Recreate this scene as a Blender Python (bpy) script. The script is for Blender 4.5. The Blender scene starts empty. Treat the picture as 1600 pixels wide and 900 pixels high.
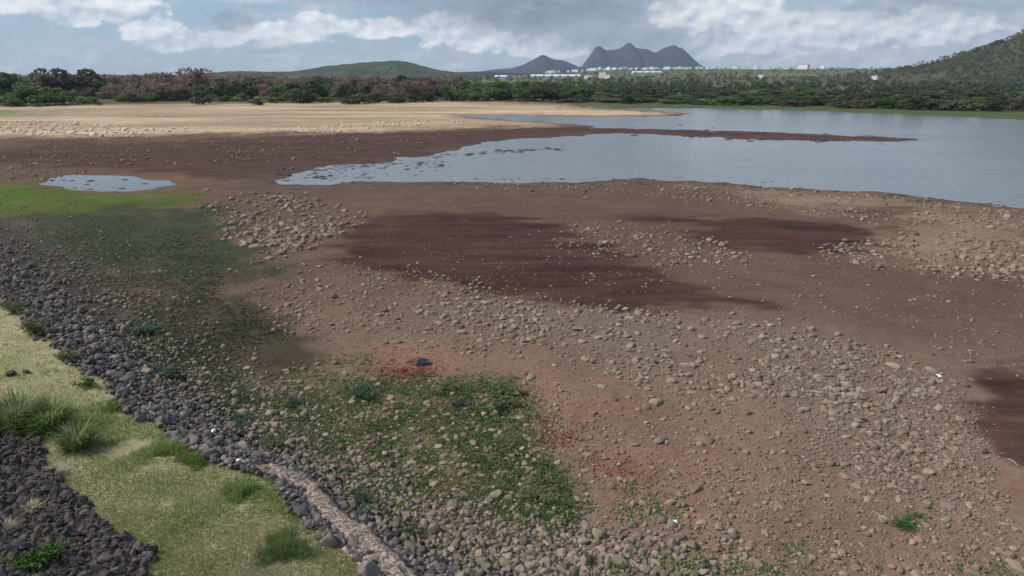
import bpy, bmesh, math, random
import numpy as np

random.seed(7)
RNG = np.random.default_rng(7)
SC = bpy.context.scene
COL = SC.collection
R = math.radians

# ------------------------------------------------------------------ camera
CAM_H = 12.0
PITCH = R(17.3)
FPX = 1066.7                       # focal length in pixels of a 1600 x 900 frame
cam_d = bpy.data.cameras.new('camera')
cam_d.lens = 24.0
cam_d.sensor_width = 36.0
cam_d.clip_start = 0.5
cam_d.clip_end = 60000
cam = bpy.data.objects.new('camera', cam_d)
cam.location = (0, 0, CAM_H)
cam.rotation_euler = (R(90) - PITCH, 0, 0)
COL.objects.link(cam)
SC.camera = cam

# ------------------------------------------------------------------ light
SUN_EL, SUN_AZ = R(44), R(-90)      # azimuth from +Y towards +X: sun on the left
SUN_STRENGTH = 3.9
SKY_STRENGTH = 0.09
SC.view_settings.view_transform = 'Standard'
SC.view_settings.look = 'None'
SC.view_settings.exposure = 0.0
SC.view_settings.gamma = 1.0
SC.cycles.use_denoising = True
SC.cycles.use_adaptive_sampling = True
SC.cycles.adaptive_threshold = 0.02
SC.cycles.adaptive_min_samples = 24
SC.cycles.max_bounces = 6
SC.cycles.diffuse_bounces = 2
SC.cycles.glossy_bounces = 3
SC.cycles.transmission_bounces = 2
SC.cycles.transparent_max_bounces = 6
SC.cycles.volume_bounces = 0

sun_d = bpy.data.lights.new('sun', 'SUN')
sun_d.energy = SUN_STRENGTH
sun_d.angle = R(1.5)
sun_d.color = (1.0, 0.95, 0.88)
sun = bpy.data.objects.new('sun', sun_d)
sx, sy, sz = math.sin(SUN_AZ) * math.cos(SUN_EL), math.cos(SUN_AZ) * math.cos(SUN_EL), math.sin(SUN_EL)
from mathutils import Vector, Matrix, Euler
sun.rotation_euler = Vector((sx, sy, sz)).to_track_quat('Z', 'Y').to_euler()
sun.location = (sx * 200, sy * 200, sz * 200)
COL.objects.link(sun)


# ------------------------------------------------------------------ node helper
class NT:
    def __init__(s, tree):
        s.t = tree
        tree.nodes.clear()

    def n(s, typ, ins=None, **props):
        nd = s.t.nodes.new(typ)
        for k, v in props.items():
            setattr(nd, k, v)
        for k, v in (ins or {}).items():
            sock = nd.inputs[k]
            if isinstance(v, bpy.types.NodeSocket):
                s.t.links.new(v, sock)
            else:
                sock.default_value = v
        return nd

    def m(s, op, a, b=None, c=None, clamp=False):
        nd = s.t.nodes.new('ShaderNodeMath')
        nd.operation = op
        nd.use_clamp = clamp
        for i, v in enumerate((a, b, c)):
            if v is None:
                continue
            if isinstance(v, bpy.types.NodeSocket):
                s.t.links.new(v, nd.inputs[i])
            else:
                nd.inputs[i].default_value = v
        return nd.outputs[0]

    def ss(s, x, lo, hi, a=0.0, b=1.0):
        nd = s.n('ShaderNodeMapRange', {0: x, 1: lo, 2: hi, 3: a, 4: b}, interpolation_type='SMOOTHSTEP')
        return nd.outputs[0]

    def mix(s, f, a, b, blend='MIX'):
        nd = s.t.nodes.new('ShaderNodeMix')
        nd.data_type = 'RGBA'
        nd.blend_type = blend
        for i, v in ((0, f), (6, a), (7, b)):
            if isinstance(v, bpy.types.NodeSocket):
                s.t.links.new(v, nd.inputs[i])
            else:
                nd.inputs[i].default_value = v if i == 0 else (*v, 1) if len(v) == 3 else v
        return nd.outputs[2]

    def noise(s, vec, scale, detail=4, rough=0.55, dist=0.0):
        nd = s.n('ShaderNodeTexNoise', {'Scale': scale, 'Detail': detail, 'Roughness': rough, 'Distortion': dist})
        if vec is not None:
            s.t.links.new(vec, nd.inputs['Vector'])
        return nd.outputs[0]


def new_mat(name):
    m = bpy.data.materials.new(name)
    m.use_nodes = True
    return m, NT(m.node_tree)


def finish(nt, shader, disp=None):
    out = nt.n('ShaderNodeOutputMaterial')
    nt.t.links.new(shader, out.inputs['Surface'])


# ------------------------------------------------------------------ sky
world = bpy.data.worlds.new('World')
SC.world = world
world.use_nodes = True
world.cycles.sampling_method = 'MANUAL'
world.cycles.sample_map_resolution = 512


def pix_dir(px, py):
    r, u = (px - 800) / FPX, (450 - py) / FPX
    return r, math.cos(PITCH) + math.sin(PITCH) * u, -math.sin(PITCH) + math.cos(PITCH) * u


def build_sky():
    w = NT(world.node_tree)
    tc = w.n('ShaderNodeTexCoord').outputs['Generated']
    sky = w.n('ShaderNodeTexSky', sky_type='NISHITA', sun_disc=False, sun_elevation=SUN_EL, sun_rotation=SUN_AZ,
              altitude=300.0, air_density=1.0, dust_density=0.3, ozone_density=2.5).outputs[0]
    sp = w.n('ShaderNodeSeparateXYZ', {0: tc})
    x, y, z = sp.outputs
    az = w.m('ARCTAN2', x, y)
    el = w.m('DIVIDE', z, w.m('SQRT', w.m('ADD', w.m('MULTIPLY', x, x), w.m('MULTIPLY', y, y))))

    def scaled(a, b, off=(0, 0, 0)):
        mp = w.n('ShaderNodeMapping', {'Vector': tc, 'Location': off, 'Scale': (a, a, b)})
        return mp.outputs[0]
    n_big = w.noise(scaled(5.5, 26.0, (3.1, 1.7, 0.4)), 1.0, 6, 0.58, 0.3)
    n_mid = w.noise(scaled(22.0, 40.0, (1.1, 4.7, 2.4)), 1.0, 7, 0.6, 0.45)
    n_fine = w.noise(scaled(64.0, 100.0, (7.7, 0.3, 1.9)), 1.0, 6, 0.62, 0.3)
    n_up = w.noise(scaled(22.0, 40.0, (1.1 + 0.16, 4.7, 2.4 - 0.26)), 1.0, 7, 0.6, 0.45)   # same field, a little lower and to the right
    relief = w.m('SUBTRACT', n_mid, n_up)

    def billow(off):
        v = w.n('ShaderNodeTexVoronoi', {'Vector': scaled(30.0, 46.0, off), 'Scale': 1.0, 'Detail': 1.0, 'Roughness': 0.5, 'Lacunarity': 2.2}, feature='F1', normalize=True)
        return v.outputs['Distance']
    b0, b1 = billow((0.7, 2.2, 5.1)), billow((0.7 + 0.20, 2.2, 5.1 - 0.30))
    b_relief = w.m('SUBTRACT', b1, b0)
    # blob(px, py, w, h): soft ellipse in azimuth and elevation, for cloud banks one can name
    wob = w.m('MULTIPLY', w.m('SUBTRACT', n_mid, 0.5), 1.2)
    wobf = w.m('ADD', w.m('MULTIPLY', w.m('SUBTRACT', 0.42, b0), 1.3), w.m('MULTIPLY', w.m('SUBTRACT', n_fine, 0.5), 0.6))

    def blob(px, py, pw, ph, k=1.0, fine=True):
        dx, dy, dz = pix_dir(px, py)
        a0, e0 = math.atan2(dx, dy), dz / math.hypot(dx, dy)
        a = w.m('DIVIDE', w.m('SUBTRACT', az, a0), pw / FPX)
        e = w.m('DIVIDE', w.m('SUBTRACT', el, e0), ph / FPX)
        d = w.m('SQRT', w.m('ADD', w.m('MULTIPLY', a, a), w.m('MULTIPLY', e, e)))
        v = w.m('ADD', w.m('SUBTRACT', 1.0, d), w.m('ADD', wob, wobf if fine else 0.0))
        return w.m('MULTIPLY', w.ss(v, 0.10 if fine else -0.15, 0.42 if fine else 0.8), k)

    def total(lst):
        t = lst[0]
        for b in lst[1:]:
            t = w.m('MAXIMUM', t, b)
        return t
    puffs = total([blob(245, 52, 42, 22), blob(450, 52, 62, 18), blob(500, 36, 44, 16), blob(585, 44, 56, 15), blob(705, 46, 58, 26),
                   blob(760, 66, 60, 18), blob(110, 8, 110, 22, 0.9), blob(1080, 26, 70, 22), blob(1290, 52, 90, 20, 0.8), blob(1440, 44, 80, 22, 0.8), blob(1180, 68, 110, 18, 0.6), blob(330, 60, 50, 14, 0.7), blob(1120, 12, 90, 26, 0.9),
                   blob(1210, 40, 70, 22, 0.8), blob(845, 72, 70, 20, 0.75), blob(1330, 34, 60, 18, 0.75)])
    darks = total([blob(850, 16, 230, 52, 1.0, False), blob(620, -10, 170, 20, 0.8, False), blob(980, 62, 160, 26, 0.65, False),
                   blob(360, 34, 36, 14, 0.5), blob(1420, 12, 160, 22, 0.45, False)])
    veil = total([blob(1300, 60, 460, 75, 1.0, False), blob(700, 90, 330, 26, 0.55, False)])
    # layered cloud all round: thick grey overhead, broken towards the horizon
    cover = w.ss(w.m('ADD', n_big, w.m('MULTIPLY', w.m('SUBTRACT', n_mid, 0.5), 0.45)), 0.40, 0.66)
    cover = w.m('MAXIMUM', w.m('MULTIPLY', cover, 0.8), w.m('MULTIPLY', veil, 0.9))
    shade = w.m('ADD', w.m('MULTIPLY', relief, 2.4), w.m('ADD', 0.46, w.m('MULTIPLY', w.m('SUBTRACT', n_fine, 0.5), 0.35)))
    shade = w.m('ADD', shade, 0.0, clamp=True)
    pshade = w.m('ADD', w.m('MULTIPLY', b_relief, 2.0), w.m('ADD', w.m('MULTIPLY', relief, 1.4), w.m('ADD', 0.60, w.m('MULTIPLY', w.m('SUBTRACT', n_fine, 0.5), 0.3))), clamp=True)
    layer = w.mix(shade, (0.39, 0.45, 0.55), (0.76, 0.80, 0.85))
    puffc = w.mix(pshade, (0.48, 0.55, 0.65), (1.1, 1.1, 1.1))
    darkc = w.mix(shade, (0.21, 0.25, 0.33), (0.34, 0.39, 0.48))
    skyc = w.mix(0.55, w.mix(1.0, sky, (SKY_STRENGTH,) * 3, 'MULTIPLY'), (0.33, 0.49, 0.69))   # thin high veil over the blue
    c = w.mix(cover, skyc, layer)
    c = w.mix(w.m('MULTIPLY', puffs, 0.9), c, puffc)
    c = w.mix(w.m('MULTIPLY', darks, 0.95), c, darkc)
    bg = w.n('ShaderNodeBackground', {'Color': c, 'Strength': 1.0})
    out = w.n('ShaderNodeOutputWorld')
    w.t.links.new(bg.outputs[0], out.inputs['Surface'])


build_sky()


# ------------------------------------------------------------------ numeric helpers
def sstep(x, a, b):
    t = np.clip((x - a) / (b - a), 0, 1)
    return t * t * (3 - 2 * t)


def vnoise(x, y, seed=0):
    xi, yi = np.floor(x).astype(np.int64), np.floor(y).astype(np.int64)
    xf, yf = x - xi, y - yi
    u, v = xf * xf * (3 - 2 * xf), yf * yf * (3 - 2 * yf)

    def h(a, b):
        n = (a * 374761393 + b * 668265263 + seed * 2147483647) & 0xFFFFFFFF
        n = ((n ^ (n >> 13)) * 1274126177) & 0xFFFFFFFF
        n = (n ^ (n >> 16)) & 0xFFFFFFFF
        return n / 4294967295.0
    return (h(xi, yi) * (1 - u) + h(xi + 1, yi) * u) * (1 - v) + (h(xi, yi + 1) * (1 - u) + h(xi + 1, yi + 1) * u) * v


def fbm(x, y, sc, octv=4, seed=0, gain=0.5):
    t, a, s = 0.0, 1.0, 0.0
    for o in range(octv):
        t = t + a * vnoise(x * sc + 17.3 * o, y * sc - 9.1 * o, seed + o)
        s += a
        a *= gain
        sc *= 2.03
    return t / s


def plane_pt(px, py, z=0.0):
    """A pixel of the survey photo to a point on the level plane z (metres)."""
    dx, dy, dz = pix_dir(px, py)
    t = (z - CAM_H) / dz
    return (dx * t, dy * t)


def poly(pts, z=0.0):
    return np.array([plane_pt(px, py, z) for px, py in pts])


def sd_poly(P, x, y):
    """signed distance, positive inside"""
    d2 = np.full(x.shape, 1e18)
    inside = np.zeros(x.shape, bool)
    n = len(P)
    for i in range(n):
        ax, ay = P[i]
        bx, by = P[(i + 1) % n]
        ex, ey = bx - ax, by - ay
        wx, wy = x - ax, y - ay
        t = np.clip((wx * ex + wy * ey) / (ex * ex + ey * ey + 1e-12), 0, 1)
        d2 = np.minimum(d2, (wx - ex * t) ** 2 + (wy - ey * t) ** 2)
        cr = ((ay > y) != (by > y)) & (x < (bx - ax) * (y - ay) / (by - ay + 1e-12) + ax)
        inside ^= cr
    d = np.sqrt(d2)
    return np.where(inside, d, -d)


def sd_line(P, x, y):
    """signed distance to an open polyline, ends run on; positive on its left"""
    best = np.full(x.shape, 1e18)
    sgn = np.ones(x.shape)
    n = len(P)
    for i in range(n - 1):
        ax, ay = P[i]
        bx, by = P[i + 1]
        ex, ey = bx - ax, by - ay
        wx, wy = x - ax, y - ay
        t = (wx * ex + wy * ey) / (ex * ex + ey * ey)
        lo, hi = (-1e9 if i == 0 else 0), (1e9 if i == n - 2 else 1)
        t = np.clip(t, lo, hi)
        d2 = (wx - ex * t) ** 2 + (wy - ey * t) ** 2
        c = ex * wy - ey * wx
        better = d2 < best
        best = np.where(better, d2, best)
        sgn = np.where(better, np.sign(c), sgn)
    return np.sqrt(best) * sgn


# ------------------------------------------------------------------ the lie of the land
LAKE = poly([(418, 289), (440, 273), (520, 259), (600, 253), (622, 246), (700, 239), (740, 226), (800, 218), (870, 213), (930, 209),
             (1010, 209), (1120, 214), (1210, 219), (1330, 221), (1425, 220.5), (1432, 217.5), (1330, 213), (1200, 206), (1060, 203),
             (930, 200), (905, 195), (820, 189), (735, 184), (720, 180), (800, 180), (940, 183), (1060, 181), (1072, 177), (1010, 171),
             (950, 168.5), (1100, 169.5), (1250, 173), (1400, 178), (1600, 187), (1900, 200), (2600, 225), (2600, 460), (1900, 362), (1700, 337),
             (1600, 325), (1500, 315), (1400, 305), (1300, 297), (1200, 290), (1085, 281), (1000, 279), (960, 280), (900, 285), (760, 286),
             (660, 282), (600, 284), (520, 290)])
PUDDLE = poly([(66, 283), (110, 276), (160, 274), (220, 275), (250, 281), (262, 288), (240, 297), (190, 303), (165, 298), (115, 297), (100, 291)])
L0 = poly([(-160, 262), (0, 338), (120, 392), (200, 470), (300, 580), (400, 660), (520, 745), (640, 812), (760, 862), (930, 915), (1100, 950)], 0.1)[::-1]
Z1 = 1.5
L1 = poly([(-200, 330), (0, 466), (60, 512), (130, 572), (200, 640), (300, 690), (400, 742), (520, 845), (575, 900), (640, 960)], Z1)[::-1]
Z2 = 1.75
L2 = poly([(-120, 540), (0, 640), (60, 690), (110, 745), (150, 800), (200, 860), (222, 905), (250, 980)], Z2)[::-1]
# both run away from the camera with the bank on the left hand


def height(x, y, detail=True):
    x, y = np.asarray(x, float), np.asarray(y, float)
    r = np.hypot(x, y)
    n1 = fbm(x, y, 0.11, 4, 3) - 0.5
    n2 = fbm(x, y, 0.6, 3, 11) - 0.5
    sl = np.full(x.shape, -60.0)
    sp = np.full(x.shape, -60.0)
    f = (r > 42) & (r < 700)
    if f.any():
        n3 = fbm(x[f], y[f], 0.27, 3, 15) - 0.5
        sl[f] = sd_poly(LAKE, x[f], y[f]) + n1[f] * 0.03 * r[f] + n3 * 0.045 * r[f] + n2[f] * 0.025 * r[f]
        sp[f] = sd_poly(PUDDLE, x[f], y[f]) + 1.2 + n1[f] * 4.0 + n3 * 4.0 + n2[f] * 2.5
    # beds: water stands at z = 0
    z = 0.30 * (1 - np.exp(np.minimum(sl, 0) / 14.0)) + 0.05
    z = np.where(sl > 0, 0.05 - 0.10 * np.minimum(sl, 14) ** 0.8, z)
    z = np.minimum(z, np.where(sp > 0, 0.04 - 0.05 * sp, 0.04 + 0.035 * np.minimum(-sp, 12)))
    z = z + n1 * 0.30 * sstep(-sl, 0, 12) * (r < 420) * sstep(-sp, 0, 6) + n2 * (0.07 + 0.20 * np.exp(-np.abs(sl) / 5.0)) * (r < 420)
    # the far plain lifts gently, more to the right
    az = np.arctan2(x, y)
    side = sstep(az, -0.04, 0.16)
    far = sstep(r, 330, 3000) * 8 + sstep(r, 800, 3100) * 26 * side + sstep(r, 3000, 9000) * 10
    z = z + np.where(r > 330, far + (fbm(x, y, 0.004, 3, 21) - 0.5) * 5 * sstep(r, 500, 1500), 0)
    # bank of the dam
    nr = r < 220
    if nr.any():
        xs, ys = x[nr], y[nr]
        s0 = sd_line(L0, xs, ys) + (fbm(xs, ys, 0.5, 3, 31) - 0.5) * 0.8
        s1 = sd_line(L1, xs, ys)
        s2 = sd_line(L2, xs, ys)
        t = np.clip(s0 / (np.abs(s0) + np.abs(s1) + 1e-6), 0, 1)
        b = np.where(s0 <= 0, 0.0, np.where(s1 < 0, t * Z1, Z1 + (Z2 - Z1) * np.clip(s1 / (np.abs(s1) + np.abs(s2) + 1e-6), 0, 1)))
        b = np.where(s2 > 0, Z2 + np.minimum(s2, 12) * 0.22, b)
        b = np.where((s2 > 0) & (s1 > 0), b, b)
        zz = z[nr]
        z[nr] = np.where(s0 > 0, np.maximum(zz * (1 - np.clip(s0, 0, 1)), 0) + b, zz) 
    return z


def ground_pts(px, py):
    """where the view ray through photo pixels meets the land"""
    px, py = np.asarray(px, float), np.asarray(py, float)
    r, u = (px - 800) / FPX, (450 - py) / FPX
    dx, dy, dz = r, math.cos(PITCH) + math.sin(PITCH) * u, -math.sin(PITCH) + math.cos(PITCH) * u
    z = np.zeros_like(px)
    for _ in range(6):
        t = (z - CAM_H) / dz
        z = 0.5 * z + 0.5 * height(dx * t, dy * t)
    t = (z - CAM_H) / dz
    x, y = dx * t, dy * t
    return np.stack([x, y, height(x, y)], 1)


def at(px, py):
    return ground_pts([px], [py])[0]


def far_pt(px, dist):
    return (px - 800) / FPX * dist * math.cos(PITCH), dist


def to_pix(p):
    x, y, z = p[:, 0], p[:, 1], p[:, 2] - CAM_H
    dep = y * math.cos(PITCH) - z * math.sin(PITCH)
    up = y * math.sin(PITCH) + z * math.cos(PITCH)
    return 800 + FPX * x / dep, 450 - FPX * up / dep


# ------------------------------------------------------------------ mesh helpers
def mesh_np(name, V, F, smooth=False):
    """V (n,3), F (m,k) one polygon size"""
    V = np.ascontiguousarray(V, np.float32)
    F = np.ascontiguousarray(F, np.int32)
    me = bpy.data.meshes.new(name)
    me.vertices.add(len(V))
    me.vertices.foreach_set('co', V.ravel())
    k = F.shape[1]
    me.loops.add(F.size)
    me.loops.foreach_set('vertex_index', F.ravel())
    me.polygons.add(len(F))
    me.polygons.foreach_set('loop_start', np.arange(0, F.size, k, dtype=np.int32))
    me.polygons.foreach_set('loop_total', np.full(len(F), k, np.int32))
    me.polygons.foreach_set('use_smooth', np.full(len(F), smooth, bool))
    me.update(calc_edges=True)
    return me


def obj(name, me, mat=None, parent=None, loc=None, rot=None, scale=None):
    o = bpy.data.objects.new(name, me)
    COL.objects.link(o)
    if mat is not None and me is not None and len(me.materials) == 0:
        me.materials.append(mat)
    if parent is not None:
        o.parent = parent
    if loc is not None:
        o.location = loc
    if rot is not None:
        o.rotation_euler = rot
    if scale is not None:
        o.scale = scale
    return o


def tag(o, label=None, cat=None, group=None, kind=None):
    if label:
        o['label'] = label
    if cat:
        o['category'] = cat
    if group:
        o['group'] = group
    if kind:
        o['kind'] = kind
    return o


def ico(sub):
    bm = bmesh.new()
    bmesh.ops.create_icosphere(bm, subdivisions=sub, radius=1.0)
    V = np.array([v.co[:] for v in bm.verts])
    F = np.array([[v.index for v in f.verts] for f in bm.faces])
    bm.free()
    return V, F


def rock_shape(seed, sub, cuts=7, dent=0.16, zs=0.7, lo=0.55, hi=0.9):
    g = np.random.default_rng(seed)
    V, F = ico(sub)
    V = V.copy()
    ph = g.uniform(0, 6.28, (4, 3))
    fr = g.uniform(0.8, 2.2, (4, 3))
    k = 1 + dent * sum(np.sin(V @ fr[i] * 1.3 + ph[i].sum()) for i in range(4)) / 2
    V *= k[:, None]
    for _ in range(cuts):
        n = g.normal(size=3)
        n /= np.linalg.norm(n)
        d = g.uniform(lo, hi)
        over = np.maximum(V @ n - d, 0)
        V -= over[:, None] * n * 0.92
    V *= np.array([1.0, g.uniform(0.6, 0.95), zs * g.uniform(0.75, 1.15)])
    V[:, :2] -= (V[:, :2].max(0) + V[:, :2].min(0)) / 2
    V /= np.abs(V[:, :2]).max()
    return V, F


def scatter_mesh(name, shapes, which, pos, scale, rotz, tilt, smooth=True):
    """many copies of few shapes joined into one mesh"""
    Vs, Fs, off = [], [], 0
    for k, (V, F) in enumerate(shapes):
        idx = np.where(which == k)[0]
        if not len(idx):
            continue
        c, s = np.cos(rotz[idx]), np.sin(rotz[idx])
        ct, st = np.cos(tilt[idx]), np.sin(tilt[idx])
        vx, vy, vz = V[None, :, 0] + 0 * c[:, None], V[None, :, 1] + 0 * c[:, None], V[None, :, 2] + 0 * c[:, None]
        vy, vz = vy * ct[:, None] - vz * st[:, None], vy * st[:, None] + vz * ct[:, None]
        X = vx * c[:, None] - vy * s[:, None]
        Y = vx * s[:, None] + vy * c[:, None]
        W = np.stack([X, Y, vz], 2) * scale[idx][:, None, None] + pos[idx][:, None, :]
        n = len(idx)
        Vs.append(W.reshape(-1, 3))
        Fs.append((F[None] + (np.arange(n) * len(V))[:, None, None] + off).reshape(-1, F.shape[1]))
        off += n * len(V)
    return mesh_np(name, np.concatenate(Vs), np.concatenate(Fs), smooth)


def leaf_quads(base, d, side, length, width, droop=0.0):
    """kite-shaped leaves: base point, direction, side vector"""
    L, W = length[:, None], width[:, None]
    mid = base + d * L * 0.5
    tip = base + d * L
    tip = tip - np.array([0, 0, 1.0]) * (L * droop)
    V = np.stack([base, mid + side * W * 0.5, tip, mid - side * W * 0.5], 1).reshape(-1, 3)
    n = len(base)
    F = np.arange(n * 4).reshape(n, 4)
    return V, F


def rand_dirs(n, g, up=0.0):
    d = g.normal(size=(n, 3))
    d[:, 2] += up
    d /= np.linalg.norm(d, axis=1)[:, None]
    return d


def perp(d, g):
    s = np.cross(d, g.normal(size=d.shape))
    return s / (np.linalg.norm(s, axis=1)[:, None] + 1e-9)


def tube(path, rad, k=6):
    path = np.asarray(path, float)
    V, F = [], []
    for i, (p, r) in enumerate(zip(path, rad)):
        t = path[min(i + 1, len(path) - 1)] - path[max(i - 1, 0)]
        t = t / (np.linalg.norm(t) + 1e-9)
        a = np.cross(t, [0.31, 0.94, 0.11])
        a /= np.linalg.norm(a) + 1e-9
        b = np.cross(t, a)
        for j in range(k):
            an = 2 * math.pi * j / k
            V.append(p + r * (a * math.cos(an) + b * math.sin(an)))
    for i in range(len(path) - 1):
        for j in range(k):
            F.append([i * k + j, i * k + (j + 1) % k, (i + 1) * k + (j + 1) % k, (i + 1) * k + j])
    return np.array(V), np.array(F)


def join(parts):
    V, F, o = [], [], 0
    for v, f in parts:
        V.append(v)
        F.append(f + o)
        o += len(v)
    return np.concatenate(V), np.concatenate(F)


def box(cx, cy, cz, sx_, sy_, sz_):
    V = np.array([[x, y, z] for x in (-.5, .5) for y in (-.5, .5) for z in (-.5, .5)]) * [sx_, sy_, sz_] + [cx, cy, cz]
    F = np.array([[0, 1, 3, 2], [4, 6, 7, 5], [0, 4, 5, 1], [2, 3, 7, 6], [0, 2, 6, 4], [1, 5, 7, 3]])
    return V, F


# ------------------------------------------------------------------ materials
def rock_material(name, dark, light, rough=0.9, bump_scale=14.0, stain=(0.20, 0.13, 0.09)):
    m, w = new_mat(name)
    oi = w.n('ShaderNodeObjectInfo').outputs['Random']
    gi = w.n('ShaderNodeNewGeometry')
    isl = gi.outputs['Random Per Island']
    v = w.m('FRACT', w.m('ADD', w.m('MULTIPLY', oi, 7.31), isl))
    pos = gi.outputs['Position']
    nz = w.noise(pos, bump_scale, 5, 0.6)
    n2 = w.noise(pos, bump_scale * 0.25, 3, 0.5)
    c = w.mix(v, dark, light)
    c = w.mix(w.ss(n2, 0.42, 0.7, 0, 0.55), c, stain)
    c = w.mix(1.0, c, w.n('ShaderNodeMapRange', {0: nz, 1: 0.2, 2: 0.8, 3: 0.7, 4: 1.3}).outputs[0], 'MULTIPLY')
    b = w.n('ShaderNodeBump', {'Strength': 0.6, 'Distance': 0.03, 'Height': nz})
    p = w.n('ShaderNodeBsdfPrincipled', {'Base Color': c, 'Roughness': rough, 'Normal': b.outputs[0], 'Specular IOR Level': 0.25})
    finish(w, p.outputs[0])
    return m


def leaf_material(name, a, b, rough=0.6, trans=0.25, patch=None):
    m, w = new_mat(name)
    oi = w.n('ShaderNodeObjectInfo').outputs['Random']
    gi = w.n('ShaderNodeNewGeometry')
    isl = gi.outputs['Random Per Island']
    v = w.m('FRACT', w.m('ADD', w.m('MULTIPLY', oi, 3.7), isl))
    c = w.mix(v, a, b)
    if patch:
        n = w.noise(gi.outputs['Position'], patch[1], 3)
        c = w.mix(w.ss(n, 0.42, 0.62), c, patch[0])
    hue = w.n('ShaderNodeMapRange', {0: oi, 3: 0.78, 4: 1.22}).outputs[0]
    c = w.mix(1.0, c, hue, 'MULTIPLY')
    d = w.n('ShaderNodeBsdfPrincipled', {'Base Color': c, 'Roughness': rough, 'Specular IOR Level': 0.2})
    t = w.n('ShaderNodeBsdfTranslucent', {'Color': c})
    x = w.n('ShaderNodeMixShader', {0: trans, 1: d.outputs[0], 2: t.outputs[0]})
    finish(w, x.outputs[0])
    return m


def plain_material(name, c, rough=0.7, var=0.2, scale=3.0, metallic=0.0, c2=None):
    m, w = new_mat(name)
    g = w.n('ShaderNodeNewGeometry').outputs['Position']
    n = w.noise(g, scale, 5, 0.6)
    f = w.n('ShaderNodeMapRange', {0: n, 1: 0.25, 2: 0.75, 3: 1 - var, 4: 1 + var}).outputs[0]
    col = w.mix(1.0, w.mix(w.ss(n, 0.4, 0.65), c, c2) if c2 else w.mix(0.0, c, c), f, 'MULTIPLY')
    b = w.n('ShaderNodeBump', {'Strength': 0.3, 'Distance': 0.02, 'Height': n})
    p = w.n('ShaderNodeBsdfPrincipled', {'Base Color': col, 'Roughness': rough, 'Metallic': metallic, 'Normal': b.outputs[0]})
    finish(w, p.outputs[0])
    return m


def ground_material():
    m, w = new_mat('soil')
    pos = w.n('ShaderNodeNewGeometry').outputs['Position']
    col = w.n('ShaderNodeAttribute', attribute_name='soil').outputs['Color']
    wet = w.n('ShaderNodeAttribute', attribute_name='wet').outputs['Fac']
    grain = w.n('ShaderNodeAttribute', attribute_name='grain').outputs['Fac']
    n1 = w.noise(pos, 0.35, 6, 0.6, 0.4)
    n2 = w.noise(pos, 2.3, 6, 0.65, 0.2)
    n3 = w.noise(pos, 11.0, 6, 0.7)
    f = w.m('ADD', w.m('MULTIPLY', w.m('SUBTRACT', n1, 0.5), 0.7), w.m('ADD', w.m('MULTIPLY', w.m('SUBTRACT', n2, 0.5), 0.75), w.m('MULTIPLY', w.m('SUBTRACT', n3, 0.5), 1.0)))
    silt = w.noise(w.n('ShaderNodeMapping', {'Vector': pos, 'Rotation': (0, 0, R(-14)), 'Scale': (0.10, 0.75, 1)}).outputs[0], 1.0, 6, 0.65, 0.8)
    f = w.m('ADD', f, w.m('MULTIPLY', w.m('MULTIPLY', w.m('SUBTRACT', silt, 0.5), wet), 3.4))
    dry = w.m('SUBTRACT', 1.0, w.m('MULTIPLY', wet, 0.2))
    c = w.mix(1.0, col, w.m('ADD', 1.0, w.m('MULTIPLY', f, dry)), 'MULTIPLY')
    # grit: fine stones pressed in the soil
    vo = w.n('ShaderNodeTexVoronoi', {'Vector': pos, 'Scale': 9.0, 'Randomness': 1.0})
    rnd = w.n('ShaderNodeSeparateColor', {0: vo.outputs['Color']}).outputs[0]
    dot = w.m('MULTIPLY', w.ss(vo.outputs['Distance'], 0.42, 0.25), w.ss(w.m('ADD', rnd, w.m('MULTIPLY', w.m('SUBTRACT', n1, 0.5), 1.2)), 0.45, 0.75))
    vo2 = w.n('ShaderNodeTexVoronoi', {'Vector': pos, 'Scale': 26.0, 'Randomness': 1.0})
    rnd2 = w.n('ShaderNodeSeparateColor', {0: vo2.outputs['Color']}).outputs[0]
    dot2 = w.m('MULTIPLY', w.ss(vo2.outputs['Distance'], 0.45, 0.25), w.ss(rnd2, 0.4, 0.8))
    dots = w.m('MULTIPLY', w.m('MAXIMUM', dot, w.m('MULTIPLY', dot2, 0.8)), grain, clamp=True)
    peb = w.mix(rnd, (0.17, 0.125, 0.10), (0.36, 0.29, 0.235))
    c = w.mix(w.m('MULTIPLY', dots, 0.8), c, peb)
    rough = w.n('ShaderNodeMapRange', {0: wet, 3: 0.95, 4: 0.82}).outputs[0]
    h = w.m('ADD', w.m('MULTIPLY', n2, 0.5), w.m('ADD', w.m('MULTIPLY', n3, 0.30), w.m('MULTIPLY', dots, 0.35)))
    b = w.n('ShaderNodeBump', {'Strength': w.n('ShaderNodeMapRange', {0: wet, 3: 0.75, 4: 0.55}).outputs[0], 'Distance': 0.10, 'Height': h})
    p = w.n('ShaderNodeBsdfPrincipled', {'Base Color': c, 'Roughness': rough, 'Normal': b.outputs[0], 'Specular IOR Level': 0.08})
    finish(w, p.outputs[0])
    return m


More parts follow.
